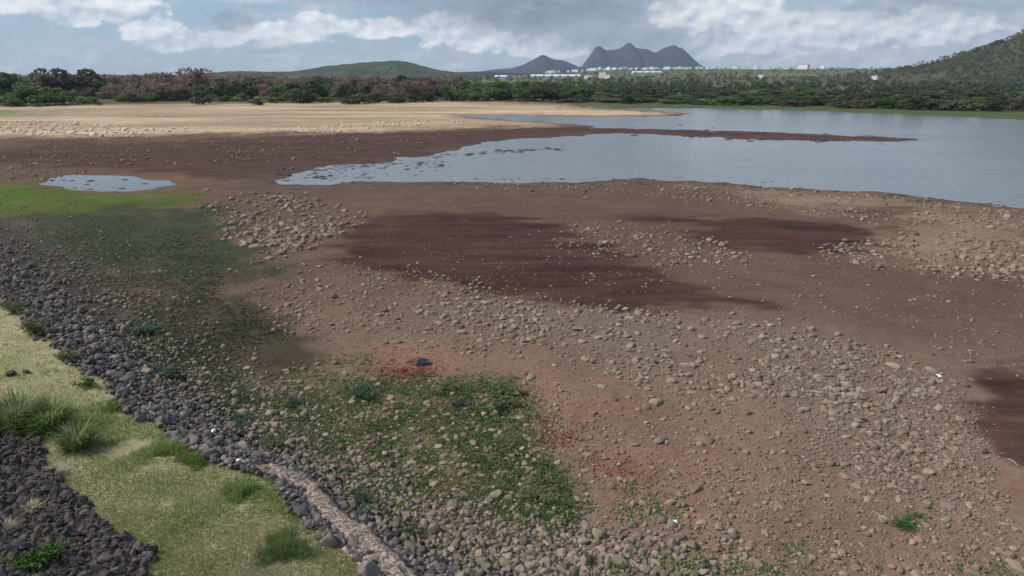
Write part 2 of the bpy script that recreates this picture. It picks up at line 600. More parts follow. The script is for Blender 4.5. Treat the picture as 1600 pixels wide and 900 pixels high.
def water_material(name, base, wave=1.0):
    m, w = new_mat(name)
    pos = w.n('ShaderNodeNewGeometry').outputs['Position']
    mp = w.n('ShaderNodeMapping', {'Vector': pos, 'Rotation': (0, 0, R(12)), 'Scale': (0.55, 1.6, 1.0)}).outputs[0]
    n1 = w.noise(mp, 1.1, 4, 0.6, 0.6)
    n2 = w.noise(mp, 0.16, 3, 0.5, 0.3)
    gust = w.noise(w.n('ShaderNodeMapping', {'Vector': pos, 'Scale': (0.012, 0.03, 1)}).outputs[0], 1.0, 4, 0.55)
    h = w.m('ADD', w.m('MULTIPLY', n1, 0.16), w.m('MULTIPLY', n2, 0.25))
    b = w.n('ShaderNodeBump', {'Strength': w.n('ShaderNodeMapRange', {0: gust, 1: 0.3, 2: 0.7, 3: 0.35 * wave, 4: 1.0 * wave}).outputs[0], 'Distance': 0.5, 'Height': h})
    p = w.n('ShaderNodeBsdfPrincipled', {'Base Color': (*base, 1), 'Roughness': 0.12, 'IOR': 1.33, 'Normal': b.outputs[0]})
    finish(w, p.outputs[0])
    return m


M = {}
M['soil'] = ground_material()
M['water'] = water_material('lake_water', (0.175, 0.178, 0.176))
M['puddle'] = water_material('puddle_water', (0.07, 0.075, 0.08), 0.25)
M['stone'] = rock_material('tan_stone', (0.15, 0.105, 0.078), (0.335, 0.258, 0.195), stain=(0.20, 0.132, 0.095))
M['riprap'] = rock_material('grey_riprap', (0.055, 0.047, 0.045), (0.25, 0.215, 0.20), stain=(0.12, 0.088, 0.068))
M['toe_stone'] = rock_material('brown_grey_stone', (0.10, 0.082, 0.062), (0.30, 0.245, 0.19), stain=(0.15, 0.125, 0.08))
M['lava'] = rock_material('dark_lava_rock', (0.028, 0.023, 0.022), (0.125, 0.100, 0.092), stain=(0.10, 0.075, 0.058))
M['weed'] = leaf_material('weed_leaf', (0.065, 0.095, 0.036), (0.20, 0.225, 0.095), trans=0.4, patch=((0.22, 0.20, 0.10), 0.6))
M['moss'] = leaf_material('dark_weed_leaf', (0.038, 0.055, 0.030), (0.085, 0.105, 0.052), trans=0.35)
M['blue_leaf'] = leaf_material('bluish_leaf', (0.040, 0.080, 0.042), (0.105, 0.165, 0.095), trans=0.4)
M['green_leaf'] = leaf_material('fresh_green_leaf', (0.035, 0.09, 0.015), (0.11, 0.21, 0.04))
M['dry_grass'] = leaf_material('dry_grass_blade', (0.30, 0.30, 0.15), (0.50, 0.475, 0.29), trans=0.45, patch=((0.30, 0.305, 0.13), 0.5))
M['green_grass'] = leaf_material('green_grass_blade', (0.13, 0.20, 0.05), (0.32, 0.40, 0.15), trans=0.45)
M['red_leaf'] = leaf_material('red_succulent_leaf', (0.16, 0.022, 0.012), (0.34, 0.07, 0.035))
M['straw'] = leaf_material('straw', (0.38, 0.32, 0.20), (0.62, 0.54, 0.40))
M['stem'] = plain_material('stem_wood', (0.10, 0.08, 0.05))
M['bark'] = plain_material('bark', (0.16, 0.13, 0.115))
M['tree_green'] = leaf_material('broadleaf_crown', (0.075, 0.125, 0.042), (0.19, 0.26, 0.095), trans=0.5)
M['tree_dark'] = leaf_material('dark_crown', (0.060, 0.080, 0.048), (0.135, 0.16, 0.09), trans=0.5)
M['tree_brown'] = leaf_material('bare_brown_twigs', (0.15, 0.108, 0.09), (0.34, 0.25, 0.205), trans=0.5)
M['tree_grey'] = leaf_material('grey_brown_crown', (0.10, 0.095, 0.07), (0.22, 0.195, 0.15), trans=0.4)
M['hill'] = None
M['white_wall'] = plain_material('white_render', (0.78, 0.78, 0.77), 0.7, 0.06, 0.4)
M['grey_roof'] = plain_material('grey_roof', (0.42, 0.42, 0.43), 0.6, 0.1, 0.4)
M['sheet_roof'] = plain_material('pale_sheet_roof', (0.70, 0.72, 0.74), 0.45, 0.06, 0.3)
M['window'] = plain_material('window_glass', (0.05, 0.06, 0.07), 0.2, 0.05)
M['pole'] = plain_material('pale_concrete_pole', (0.55, 0.54, 0.50), 0.8)
M['concrete'] = plain_material('weathered_pink_concrete', (0.15, 0.105, 0.08), 0.92, 0.55, 12.0, c2=(0.36, 0.275, 0.225))
M['litter'] = plain_material('white_plastic', (0.82, 0.84, 0.86), 0.35, 0.05, 8.0)
M['bag'] = plain_material('dark_blue_plastic', (0.018, 0.021, 0.036), 0.45, 0.3, 8.0, c2=(0.065, 0.065, 0.095))
M['wood'] = plain_material('bleached_driftwood', (0.40, 0.35, 0.31), 0.9)
M['clod'] = plain_material('dark_clod', (0.05, 0.045, 0.025), 0.95)


# ------------------------------------------------------------------ ground sheet
def zone(pts, z=0.0):
    return poly(pts, z)


WET = [(zone([(530, 360), (600, 346), (700, 342), (800, 347), (860, 364), (925, 390), (990, 412), (1080, 445), (1150, 470), (1230, 488), (1060, 487), (950, 483), (850, 477), (760, 470), (680, 456), (600, 430), (540, 405)]), 1.0),
       (zone([(-300, 232), (0, 236), (60, 228), (300, 222), (560, 214), (740, 204), (930, 199), (1430, 214), (1430, 224), (1200, 224), (930, 210), (760, 228), (640, 248), (540, 262), (430, 284), (330, 286), (270, 272), (120, 262), (-300, 262)]), 0.72),  # wet mud, its dark tone also carrying the cloud shadow over it
       (zone([(1060, 352), (1180, 341), (1300, 347), (1400, 360), (1370, 388), (1290, 402), (1150, 392)]), 1.0),
       (zone([(1490, 650), (1540, 600), (1640, 560), (1800, 640), (1800, 820), (1600, 775), (1530, 728)]), 0.85),
       (zone([(745, 320), (800, 319), (815, 325), (760, 327)]), 0.7),
       (zone([(960, 342), (1030, 340), (1080, 350), (1000, 354)]), 0.7),
       (zone([(1220, 325), (1310, 326), (1370, 338), (1290, 336)]), 0.6),
       (zone([(1330, 330), (1430, 318), (1450, 335), (1370, 352)]), 0.55)]
SMOOTH = [(zone([(430, 296), (620, 288), (900, 292), (1150, 320), (1180, 345), (1000, 372), (860, 372), (760, 345), (560, 350), (640, 310)]), 0.5),
          (zone([(900, 400), (1100, 440), (1260, 440), (1640, 430), (1640, 560), (1490, 650), (1400, 560), (1250, 500), (1060, 470)]), 0.6)]
GRAVEL = [(zone([(1120, 500), (1420, 560), (1540, 640), (1520, 740), (1600, 860), (1400, 790), (1240, 700), (1150, 600)]), 1.0), (zone([(640, 478), (900, 485), (1100, 500), (1250, 560), (1000, 580), (800, 530)]), 0.9)]
RED = [(zone([(575, 575), (640, 552), (700, 560), (720, 585), (640, 600)]), 0.25),
       (zone([(810, 640), (900, 640), (930, 690), (1060, 735), (1040, 760), (930, 755), (850, 720)]), 0.28),
       (zone([(560, 540), (820, 590), (900, 610), (1180, 640), (1300, 760), (1180, 900), (960, 870), (880, 760), (800, 610)]), 0.32),
       (zone([(1470, 770), (1600, 760), (1640, 840), (1540, 830)]), 0.6),
       (zone([(1370, 850), (1440, 835), (1460, 880), (1390, 895)]), 0.5),
       (zone([(350, 480), (470, 470), (560, 520), (440, 540)]), 0.12)]
GREEN = [(zone([(-200, 280), (0, 292), (90, 296), (180, 306), (250, 318), (262, 330), (180, 342), (90, 345), (0, 338), (-200, 320)]), (0.075, 0.110, 0.018), 1.35),
         (zone([(-100, 176), (40, 175), (90, 178), (40, 183), (-100, 185)]), (0.10, 0.15, 0.05), 0.8),
         (zone([(40, 352), (200, 338), (335, 342), (365, 400), (360, 470), (270, 500), (210, 450), (120, 410)]), (0.045, 0.052, 0.028), 2.0),
         (zone([(330, 490), (470, 500), (450, 530), (330, 545), (230, 560), (200, 520)]), (0.056, 0.055, 0.032), 1.0),
         (zone([(390, 590), (560, 565), (640, 600), (800, 600), (815, 680), (890, 780), (860, 840), (700, 830), (560, 760), (420, 690)]), (0.105, 0.105, 0.05), 0.7),
         (zone([(880, 161), (960, 172), (1080, 176), (1250, 180), (1600, 193), (2200, 218), (2200, 150), (1600, 145), (1000, 150)]), (0.075, 0.10, 0.04), 1.0),
         (zone([(160, 430), (350, 440), (400, 470), (470, 505), (500, 545), (440, 600), (340, 600), (250, 530)]), (0.064, 0.050, 0.032), 1.6)]
SAND = [(zone([(-600, 160), (0, 168), (300, 163), (680, 160), (830, 163), (1010, 172), (1070, 178), (1000, 183), (800, 181), (730, 184), (900, 194), (760, 201), (560, 208), (420, 209), (300, 212), (150, 216), (-600, 214)]), 1.0),  # pale dry sand, with the sun beyond the cloud shadow put into its colour
        (zone([(1380, 360), (1480, 335), (1640, 330), (1640, 420), (1480, 425), (1330, 405)]), 0.42),
        (zone([(1100, 290), (1300, 300), (1600, 330), (1500, 345), (1250, 330)]), 0.35)]


def soft(P, x, y, r, feather=0.035, rag=0.05, seed=5, along=1.0):
    d = sd_poly(P, x, y) / np.maximum(r, 5)
    x = x * along
    d = d + (fbm(x, y, 0.22, 5, seed, 0.62) - 0.5) * rag * 1.5 + (fbm(x, y, 1.3, 2, seed + 9) - 0.5) * rag * 0.6
    return sstep(d, -feather, feather)


def soil_fields(x, y):
    r = np.hypot(x, y)
    n = len(x)
    az = np.arctan2(x, y)
    big = fbm(x, y, 0.05, 4, 41)[:, None]
    med = fbm(x, y, 0.4, 4, 43)[:, None]
    tan = np.array([0.240, 0.158, 0.112])
    tan2 = np.array([0.165, 0.110, 0.080])
    col = tan * big + tan2 * (1 - big)
    col = col * (0.85 + 0.3 * med)
    wet = np.zeros(n)
    cloud_shade = sstep(r + (med[:, 0] - 0.5) * 14, 24, 46)[:, None]      # cloud shadow over the middle ground, painted into the soil colour
    col = col * (1 - np.array([0.38, 0.43, 0.45]) * cloud_shade)
    grain = np.full(n, 0.6) * sstep(-r, -120, -40)
    near = r < 700
    xs, ys, rs = x[near], y[near], r[near]
    c, wt, gr = col[near], wet[near], grain[near]

    def lay(mask, rgb):
        return c * (1 - mask[:, None]) + np.asarray(rgb) * mask[:, None] * (0.82 + 0.36 * med[near])
    for P, k in RED:
        c = lay(soft(P, xs, ys, rs, 0.10, 0.25) * k * (0.45 + 1.1 * fbm(xs, ys, 0.9, 4, 77)), (0.25, 0.122, 0.078))
    for P, k in GRAVEL:
        mk = soft(P, xs, ys, rs, 0.05, 0.12, 12) * k
        gr = np.maximum(gr, mk)
        c = lay(mk * 0.35, (0.20, 0.155, 0.12))
    for P, k in SMOOTH:
        mk = soft(P, xs, ys, rs, 0.09, 0.12) * k
        c = lay(mk, (0.108, 0.068, 0.052))
        gr = gr * (1 - mk * 0.9)
    for P, k in SAND:
        mk = soft(P, xs, ys, rs, 0.05, 0.09, 6) * k
        streak = fbm(xs * 0.25, ys, 0.12, 3, 66)
        sandc = np.array([0.42, 0.305, 0.20]) * (0.45 + 1.05 * streak[:, None])
        c = c * (1 - mk[:, None]) + sandc * mk[:, None]
    for P, k in WET:
        mk = soft(P, xs, ys, rs, 0.022, 0.11, 7, 0.4) * k
        streak = fbm(xs * 0.35 + ys * 0.1, ys, 0.35, 3, 67)
        mk = mk * (0.78 + 0.44 * streak)
        mk = np.clip(mk, 0, 1)
        c = lay(mk, (0.060, 0.029, 0.023))
        wt = np.maximum(wt, mk)
        gr = gr * (1 - mk)
    sl = sd_poly(LAKE, xs, ys)
    shore = sstep(sl, -9, 0.5) * 0.55
    c = lay(shore, (0.085, 0.058, 0.052))
    wt = np.maximum(wt, shore)
    for P, rgb, k in GREEN:
        mk = soft(P, xs, ys, rs, 0.07, 0.14, 8) * k * (0.6 + 0.6 * sstep(fbm(xs, ys, 0.8, 3, 71), 0.3, 0.65))
        mk = np.clip(mk, 0, 1)
        c = lay(mk, rgb)
        gr = gr * (1 - mk * 0.6)
    bank = rs < 220
    s0 = np.full(len(xs), -9.0)
    s1 = np.full(len(xs), -9.0)
    s2 = np.full(len(xs), -9.0)
    s0[bank] = sd_line(L0, xs[bank], ys[bank])
    s1[bank] = sd_line(L1, xs[bank], ys[bank])
    s2[bank] = sd_line(L2, xs[bank], ys[bank])
    rag = (fbm(xs, ys, 0.7, 3, 81) - 0.5) * 2.0
    c = lay(sstep(s0 + rag, -0.3, 1.2) * 0.8, (0.060, 0.052, 0.045))
    gm = sstep(s1 + rag * 0.6, -0.15, 0.25)
    gcol = np.array([0.38, 0.335, 0.19]) * (0.7 + 0.6 * fbm(xs, ys, 1.6, 3, 83))[:, None]
    gcol2 = np.array([0.19, 0.22, 0.08])
    k2 = sstep(fbm(xs, ys, 0.35, 3, 84), 0.55, 0.75)[:, None] * 0.55
    c = c * (1 - gm[:, None]) + (gcol * (1 - k2) + gcol2 * k2) * gm[:, None]
    bare = gm * sstep(-fbm(xs, ys, 0.8, 4, 85), -0.38, -0.28) * 0.4
    c = lay(bare, (0.27, 0.20, 0.135))
    c = lay(sstep(s2 + rag * 0.7, -0.2, 0.3), (0.05, 0.042, 0.040))
    wt = wt * (1 - sstep(s0, 0, 1))
    gr = gr * (1 - sstep(s0, 0, 1))
    # land behind the shore: scrub and fields
    col[near], wet[near], grain[near] = c, wt, gr
    fld = fbm(x, y, 0.006, 3, 91)[:, None]
    scrub = np.array([0.085, 0.085, 0.045]) * (1 - fld) + np.array([0.16, 0.17, 0.08]) * fld
    sandy = sd_poly(SAND[0][0], x, y)
    fm = sstep(r, 300, 420)[:, None]
    col = col * (1 - fm) + scrub * fm
    return col, wet, grain


def build_ground():
    a_f = np.linspace(R(-50), R(50), 580)
    a_l = np.linspace(R(-180), R(-52), 30)[1:-1]
    a_r = np.linspace(R(52), R(180), 30)[1:-1]
    A = np.concatenate([[-math.pi], a_l, a_f, a_r])
    rr = np.concatenate([np.geomspace(7, 480, 390), np.geomspace(480, 16000, 70)[1:]])
    AA, RR = np.meshgrid(A, rr)
    x, y = (RR * np.sin(AA)).ravel(), (RR * np.cos(AA)).ravel()
    z = height(x, y)
    na, nr = len(A), len(rr)
    V = np.stack([x, y, z], 1)
    i, j = np.meshgrid(np.arange(nr - 1), np.arange(na), indexing='ij')
    jn = (j + 1) % na
    F = np.stack([i * na + j, (i + 1) * na + j, (i + 1) * na + jn, i * na + jn], 2).reshape(-1, 4)[:, ::-1]
    # close the middle with one ring drawn in
    V = np.concatenate([V, [[0, 0, float(z[:na].mean())]]])
    c = len(V) - 1
    js = np.arange(na)
    Fc = np.stack([np.full(na, c), js, (js + 1) % na], 1)[:, ::-1]
    me = bpy.data.meshes.new('ground')
    nv = len(V)
    me.vertices.add(nv)
    me.vertices.foreach_set('co', np.ascontiguousarray(V, np.float32).ravel())
    loops = np.concatenate([F.ravel(), Fc.ravel()]).astype(np.int32)
    tot = np.concatenate([np.full(len(F), 4), np.full(len(Fc), 3)]).astype(np.int32)
    start = np.concatenate([[0], np.cumsum(tot)[:-1]]).astype(np.int32)
    me.loops.add(len(loops))
    me.loops.foreach_set('vertex_index', loops)
    me.polygons.add(len(tot))
    me.polygons.foreach_set('loop_start', start)
    me.polygons.foreach_set('loop_total', tot)
    me.polygons.foreach_set('use_smooth', np.ones(len(tot), bool))
    me.update(calc_edges=True)
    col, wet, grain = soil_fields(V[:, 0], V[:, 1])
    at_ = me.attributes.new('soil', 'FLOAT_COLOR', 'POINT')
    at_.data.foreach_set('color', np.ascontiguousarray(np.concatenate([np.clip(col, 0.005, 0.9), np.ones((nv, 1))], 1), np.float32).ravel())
    for nm, ar in (('wet', wet), ('grain', grain)):
        t = me.attributes.new(nm, 'FLOAT', 'POINT')
        t.data.foreach_set('value', np.ascontiguousarray(ar, np.float32))
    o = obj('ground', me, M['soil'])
    tag(o, 'dry reservoir bed of brown and reddish mud running back to the plain', kind='structure')


build_ground()


# ------------------------------------------------------------------ water
def water_sheet(name, P, pad, mat, z, label):
    lo, hi = P.min(0) - pad, P.max(0) + pad
    V = np.array([[lo[0], lo[1], z], [hi[0], lo[1], z], [hi[0], hi[1], z], [lo[0], hi[1], z]])
    o = obj(name, mesh_np(name, V, np.array([[0, 1, 2, 3]])), mat)
    tag(o, label, kind='structure')


LAKE_IN = LAKE.copy()
water_sheet('lake_water', LAKE, 6.0, M['water'], 0.0, 'grey blue lake with fine wind ripples')
water_sheet('puddle', PUDDLE, 1.5, M['puddle'], 0.012, 'shallow bright puddle with dark stones on the brown mud')


# ------------------------------------------------------------------ hills and mountains
def land_material(name, c1, c2, c3, scale):
    m, w = new_mat(name)
    pos = w.n('ShaderNodeNewGeometry').outputs['Position']
    n = w.noise(pos, scale, 6, 0.62, 0.5)
    n2 = w.noise(pos, scale * 6, 4, 0.6)
    c = w.mix(w.ss(n, 0.36, 0.62), c1, c2)
    c = w.mix(w.ss(n2, 0.5, 0.7, 0, 0.8), c, c3)
    b = w.n('ShaderNodeBump', {'Strength': 0.8, 'Distance': 6.0, 'Height': n2})
    p = w.n('ShaderNodeBsdfPrincipled', {'Base Color': c, 'Roughness': 0.95, 'Normal': b.outputs[0], 'Specular IOR Level': 0.1})
    finish(w, p.outputs[0])
    return m


M['hill_green'] = land_material('hill_scrub', (0.040, 0.052, 0.036), (0.080, 0.088, 0.050), (0.046, 0.052, 0.036), 0.008)
M['hill_right'] = land_material('dry_hill_scrub', (0.055, 0.062, 0.040), (0.10, 0.096, 0.062), (0.045, 0.05, 0.034), 0.014)
M['mountain'] = land_material('mountain_rock', (0.030, 0.034, 0.040), (0.045, 0.048, 0.05), (0.028, 0.032, 0.03), 0.0015)


def ridge_mesh(name, prof, dist, depth, base, mat, label, n=160, m=60, ragged=0.06, power=1.0, hill=False):
    """A ridge standing across the view. prof: (pixel, pixel height) pairs of the crest; depth: half width along the view."""
    px = np.array([p[0] for p in prof], float)
    hh = np.array([(117.5 - p[1]) / FPX * dist + CAM_H for p in prof])
    s = np.linspace(px[0], px[-1], n)
    h = np.interp(s, px, hh)
    xw = np.array([far_pt(a, dist)[0] for a in s])
    t = np.linspace(-1, 1, m)
    X, T = np.meshgrid(xw, t)
    H = np.tile(h, (m, 1))
    Y = dist + T * depth + (fbm(X, X * 0, 6.0 / (xw[-1] - xw[0]), 3, 5) - 0.5) * depth * 0.4
    fall = np.clip(1 - np.abs(T) ** power, 0, 1)
    rg = fbm(X, Y, 14.0 / (xw[-1] - xw[0]), 4, 9) - 0.5
    gul = np.abs(fbm(X, Y * 0.35, 26.0 / (xw[-1] - xw[0]), 3, 19) - 0.5) * 2
    Z = base + (H - base) * fall * (1 + ragged * rg) - gul * (H - base) * 0.10 * (1 - fall) * fall * 4
    if hill:      # tree cover breaks the outline
        Z = Z + fbm(X, Y, 0.09, 2, 23) * 5.5 * np.clip(fall * 3, 0, 1) - 3.0
    Z = np.where(fall <= 0.001, base - 5, Z)
    V = np.stack([X, Y, Z], 2).reshape(-1, 3)
    i, j = np.meshgrid(np.arange(m - 1), np.arange(n - 1), indexing='ij')
    F = np.stack([i * n + j, i * n + j + 1, (i + 1) * n + j + 1, (i + 1) * n + j], 2).reshape(-1, 4)
    o = obj(name, mesh_np(name, V, F, True), mat)
    tag(o, label, kind='structure')
    return o


ridge_mesh('mountain', [(880, 116), (900, 109), (908, 103), (916, 93), (925, 82), (929, 77), (936, 76), (942, 79), (948, 81), (958, 80.5), (967, 79), (973, 76),
                        (977, 72), (983, 71.5), (988, 75.5), (994, 78.5), (1000, 79.5), (1010, 80.5), (1016, 84.5), (1022, 84.5), (1030, 79), (1040, 77), (1044, 75.5), (1049, 75.5), (1053, 78.5), (1057, 78),
                        (1064, 83), (1072, 92), (1080, 100), (1090, 107), (1104, 114)], 7000, 900, 20, M['mountain'],
           'steep blue grey mountain with three blunt peaks behind the white town', n=260, m=70, ragged=0.05)
ridge_mesh('mountain', [(700, 119), (735, 114), (770, 109), (800, 107), (818, 102), (836, 93), (845, 88.5), (850, 88.5), (862, 94), (880, 96.5), (890, 100), (902, 105), (930, 112)], 6600, 700, 20, M['mountain'],
           'lower blue grey peak beside the three peaked mountain', n=160, m=50, ragged=0.04)
ridge_mesh('hill', [(300, 117), (340, 114), (380, 111.5), (430, 113), (470, 111), (500, 106), (530, 102.5), (560, 99.5), (585, 98), (605, 97.5), (622, 96.5), (636, 98), (655, 103), (680, 109), (720, 114.5), (780, 117)], 2300, 420, 6, M['hill_green'],
           'long low green hill beyond the bare brown trees', n=420, m=110, ragged=0.03, power=1.4, hill=True)
ridge_mesh('hill', [(640, 117), (700, 113.5), (740, 112), (800, 114), (860, 118)], 3600, 300, 6, M['mountain'], 'faint low ridge between the green hill and the small peak', ragged=0.05, power=1.4)

HILL_C, HILL_H, HILL_S = (985.0, 930.0), 230.0, 232.0


def hill_z(x, y):
    d = np.hypot(x - HILL_C[0], (y - HILL_C[1]) * 0.85)
    return HILL_H * np.exp(-(d / HILL_S) ** 1.7) * (1 + 0.10 * (fbm(x, y, 0.02, 4, 55) - 0.5)) + (fbm(x, y, 0.012, 4, 56) - 0.5) * 14 * np.exp(-(d / 420) ** 2)


def build_hill():
    xs = np.linspace(HILL_C[0] - 760, HILL_C[0] + 760, 150)
    ys = np.linspace(HILL_C[1] - 640, HILL_C[1] + 700, 130)
    X, Y = np.meshgrid(xs, ys)
    base = height(X.ravel(), Y.ravel()).reshape(X.shape)
    edge = np.minimum(sstep(X, xs[0], xs[0] + 200) * sstep(-X, -xs[-1], -xs[-1] + 200), sstep(Y, ys[0], ys[0] + 200) * sstep(-Y, -ys[-1], -ys[-1] + 200))
    Z = base + hill_z(X, Y) * edge - 3.0
    n, m = len(xs), len(ys)
    V = np.stack([X, Y, Z], 2).reshape(-1, 3)
    i, j = np.meshgrid(np.arange(m - 1), np.arange(n - 1), indexing='ij')
    F = np.stack([i * n + j, i * n + j + 1, (i + 1) * n + j + 1, (i + 1) * n + j], 2).reshape(-1, 4)
    o = obj('hill', mesh_np('hill', V, F, True), M['hill_right'])
    tag(o, 'scrubby grey green hillside rising behind the far shore', kind='structure')


build_hill()


def land_z(x, y):
    z = float(height(np.array([x]), np.array([y]))[0])
    return max(z, z + float(hill_z(np.array([x]), np.array([y]))[0]) - 3.0)


# ------------------------------------------------------------------ trees
def crown_shape(seed, kind):
    """leaf clumps through a crown about 1 m high and 1 m wide, standing on z = 0.25..1"""
    g = np.random.default_rng(seed)
    tw = kind == 'bare'
    nl = g.integers(15, 20)
    c = np.stack([g.uniform(-0.42, 0.42, nl), g.uniform(-0.42, 0.42, nl), g.uniform(0.16, 0.84, nl)], 1)
    c[:, :2] *= np.sqrt(np.clip(1.15 - (c[:, 2:] - 0.45) ** 2 * 3.0, 0.15, 1))
    rad = g.uniform(0.13, 0.25, nl)
    per = 70 if not tw else 62
    P, D = [], []
    for ci, ri in zip(c, rad):
        d = rand_dirs(per, g, 0.25)
        k = ri * g.uniform(0.55, 1.08, per) ** 0.5
        P.append(ci + d * k[:, None] * [1, 1, 0.8])
        D.append(d)
    P, D = np.concatenate(P), np.concatenate(D)
    n = len(P)
    if tw:
        D = D + rand_dirs(n, g, 0.6) * 0.7
    else:
        D = D * 0.5 + rand_dirs(n, g, 0.1)
    D /= np.linalg.norm(D, axis=1)[:, None]
    L = g.uniform(0.07, 0.13, n) if not tw else g.uniform(0.10, 0.19, n)
    W = L * (0.75 if not tw else 0.26)
    V, F = leaf_quads(P - D * L[:, None] * 0.5, D, perp(D, g), L, W)
    return V, F, c


def trunk_shape(seed, c):
    g = np.random.default_rng(seed)
    parts = []
    bend = g.uniform(-0.04, 0.04, 2)
    path = [(0, 0, -0.03), (bend[0], bend[1], 0.18), (bend[0] * 1.6, bend[1] * 0.6, 0.40), (bend[0] * 2, bend[1], 0.62)]
    parts.append(tube(path, [0.030, 0.024, 0.017, 0.008], 6))
    for ci in c[:7]:
        z0 = g.uniform(0.2, 0.42)
        b = np.array([bend[0] * 1.2, bend[1] * 0.8, z0])
        mid = (b + ci) / 2 + [0, 0, -0.04]
        parts.append(tube([b, mid, ci], [0.013, 0.008, 0.004], 5))
    return join(parts)


CROWNS = {'leafy': [], 'bare': [], 'shrub': []}
for k in range(6):
    for kind in ('leafy', 'bare'):
        V, F, c = crown_shape(100 + k + (50 if kind == 'bare' else 0), kind)
        TV, TF = trunk_shape(200 + k, c)
        CROWNS[kind].append((V, F, TV, TF))
for k in range(4):
    V, F, c = crown_shape(180 + k, 'leafy')
    V = V.copy()
    V[:, 2] = (V[:, 2] - 0.02) * 1.02
    TV, TF = trunk_shape(280 + k, c * [1, 1, 0.9])
    CROWNS['shrub'].append((V, F, TV, TF))
_cm = {}


def tree(name, x, y, h, wdt, kind, var, leaf, label, cat='tree', group=None, rot=0.0):
    z = land_z(x, y)
    e = obj(name, None, loc=(x, y, z - 0.05), rot=(0, 0, rot), scale=(wdt, wdt * random.uniform(0.85, 1.1), h))
    tag(e, label, cat, group)
    key = (kind, var, leaf)
    if key not in _cm:
        V, F, TV, TF = CROWNS[kind][var]
        a = mesh_np('crown', V, F)
        a.materials.append(M[leaf])
        b = mesh_np('trunk', TV, TF, True)
        b.materials.append(M['bark'])
        _cm[key] = (a, b)
    obj('crown', _cm[key][0], parent=e)
    obj('trunk', _cm[key][1], parent=e)
    return e


def tree_px(name, px, dist, top, wpx, kind, leaf, label, cat='tree', group=None):
    """crown top seen at pixel row `top`, wpx pixels wide, `dist` metres off"""
    x, y = far_pt(px, dist)
    z = land_z(x, y)
    h = (117.5 - top) / FPX * dist + CAM_H - z
    wdt = wpx / FPX * dist
    n = 4 if kind == 'shrub' else 6
    return tree(name, x, y, max(h, 1.0), wdt, kind, random.randrange(n), leaf, label, cat, group, random.uniform(0, 6.28))


# wood on the left, beyond the sand: (pixel, distance, crown top row, crown width in pixels, kind, leaf)
G1 = 'trees of the wood beyond the sand'
wood_specific = [
    (62, 372, 103, 60, 'leafy', 'tree_grey', 'tallest dull grey green round headed tree at the end of the wood'),
    (108, 378, 106, 66, 'leafy', 'tree_grey', 'broad grey brown tree beside the tallest tree'),
    (150, 392, 111, 40, 'leafy', 'tree_green', 'small green tree in the notch beside the broad grey brown tree'),
    (303, 380, 106, 56, 'bare', 'tree_brown', 'tall bare brown tree standing above the wood behind the lone round bush'),
    (250, 395, 110, 40, 'bare', 'tree_brown', 'bare brown tree with a narrow raised top between reddish trees'),
    (12, 378, 111, 54, 'leafy', 'tree_green', 'green tree at the outer end of the wood'),
]
for px, d, top, wp, kd, lf, lb in wood_specific:
    tree_px('bare_tree' if kd == 'bare' else 'broadleaf_tree', px, d, top, wp, kd, lf, lb)


def by(px):
    return 'by its tallest tree' if px < 200 else 'behind the lone bush' if px < 350 else 'before the hill end' if px < 500 else 'below the hill top' if px < 640 else 'near the lakeside trees'


for px in range(-70, 700, 17):
    jx = px + random.uniform(-7, 7)
    d = random.uniform(385, 470)
    red = 175 < px
    top = (113 if px < 340 else 116.5 if px < 470 else 119 if px < 560 else 116.5) + random.uniform(-2.5, 4)
    if px > 560:
        top = 116 + random.uniform(-2, 4)
    if red and random.random() < 0.74:
        tree_px('bare_tree', jx, d, top, random.uniform(36, 56), 'bare', 'tree_brown', 'leafless reddish brown tree in the back row of the wood ' + by(px), group=G1)
    else:
        tree_px('broadleaf_tree', jx, d, top + 1.5, random.uniform(34, 52), 'leafy', random.choice(['tree_dark', 'tree_grey', 'tree_grey']), 'grey green tree in the back row of the wood ' + by(px), group=G1)
for px in range(130, 700, 19):
    jx = px + random.uniform(-8, 8)
    d = random.uniform(340, 375)
    top = 124 + random.uniform(-4, 6)
    if random.random() < 0.45:
        tree_px('bare_tree', jx, d, top, random.uniform(30, 46), 'bare', 'tree_brown', 'lower bare brown tree in the front row of the wood ' + by(px), group=G1)
    else:
        tree_px('broadleaf_tree', jx, d, top + 3, random.uniform(30, 44), 'leafy', random.choice(['tree_green', 'tree_dark', 'tree_grey']), 'lower green tree in the front row of the wood ' + by(px), group=G1)

G2 = 'bushes along the edge of the wood'
shr = [(2, 290, 142, 40), (24, 288, 139, 36), (50, 285, 131, 46), (78, 292, 132, 44), (92, 300, 140, 34), (12, 276, 150, 26), (48, 272, 157, 18), (145, 290, 148, 16), (125, 300, 147, 18),
       (205, 325, 142, 42), (185, 330, 146, 30), (232, 335, 138, 30), (270, 338, 136, 34), (345, 330, 146, 20), (372, 330, 143, 22),
       (440, 318, 139, 34), (462, 312, 134, 30), (484, 315, 143, 36), (510, 318, 148, 26), (545, 300, 146, 32), (560, 305, 142, 28), (590, 312, 140, 32), (618, 310, 146, 26), (640, 318, 143, 28), (665, 325, 139, 26), (424, 312, 150, 18)]
for px, d, top, wp in shr:
    tree_px('bush', px, d, top, wp, 'shrub', 'tree_green' if (px < 240 or random.random() < 0.4) else 'tree_dark', 'round green bush along the sandy edge of the wood ' + by(px), 'bush', G2)
tree_px('bush', 313, 298, 139, 32, 'shrub', 'tree_dark', 'dark round bush standing alone on the sand before the wood', 'bush')
tree_px('bush', 395, 292, 150, 22, 'shrub', 'tree_dark', 'small dark bush on the sand beside the lone round bush', 'bush')

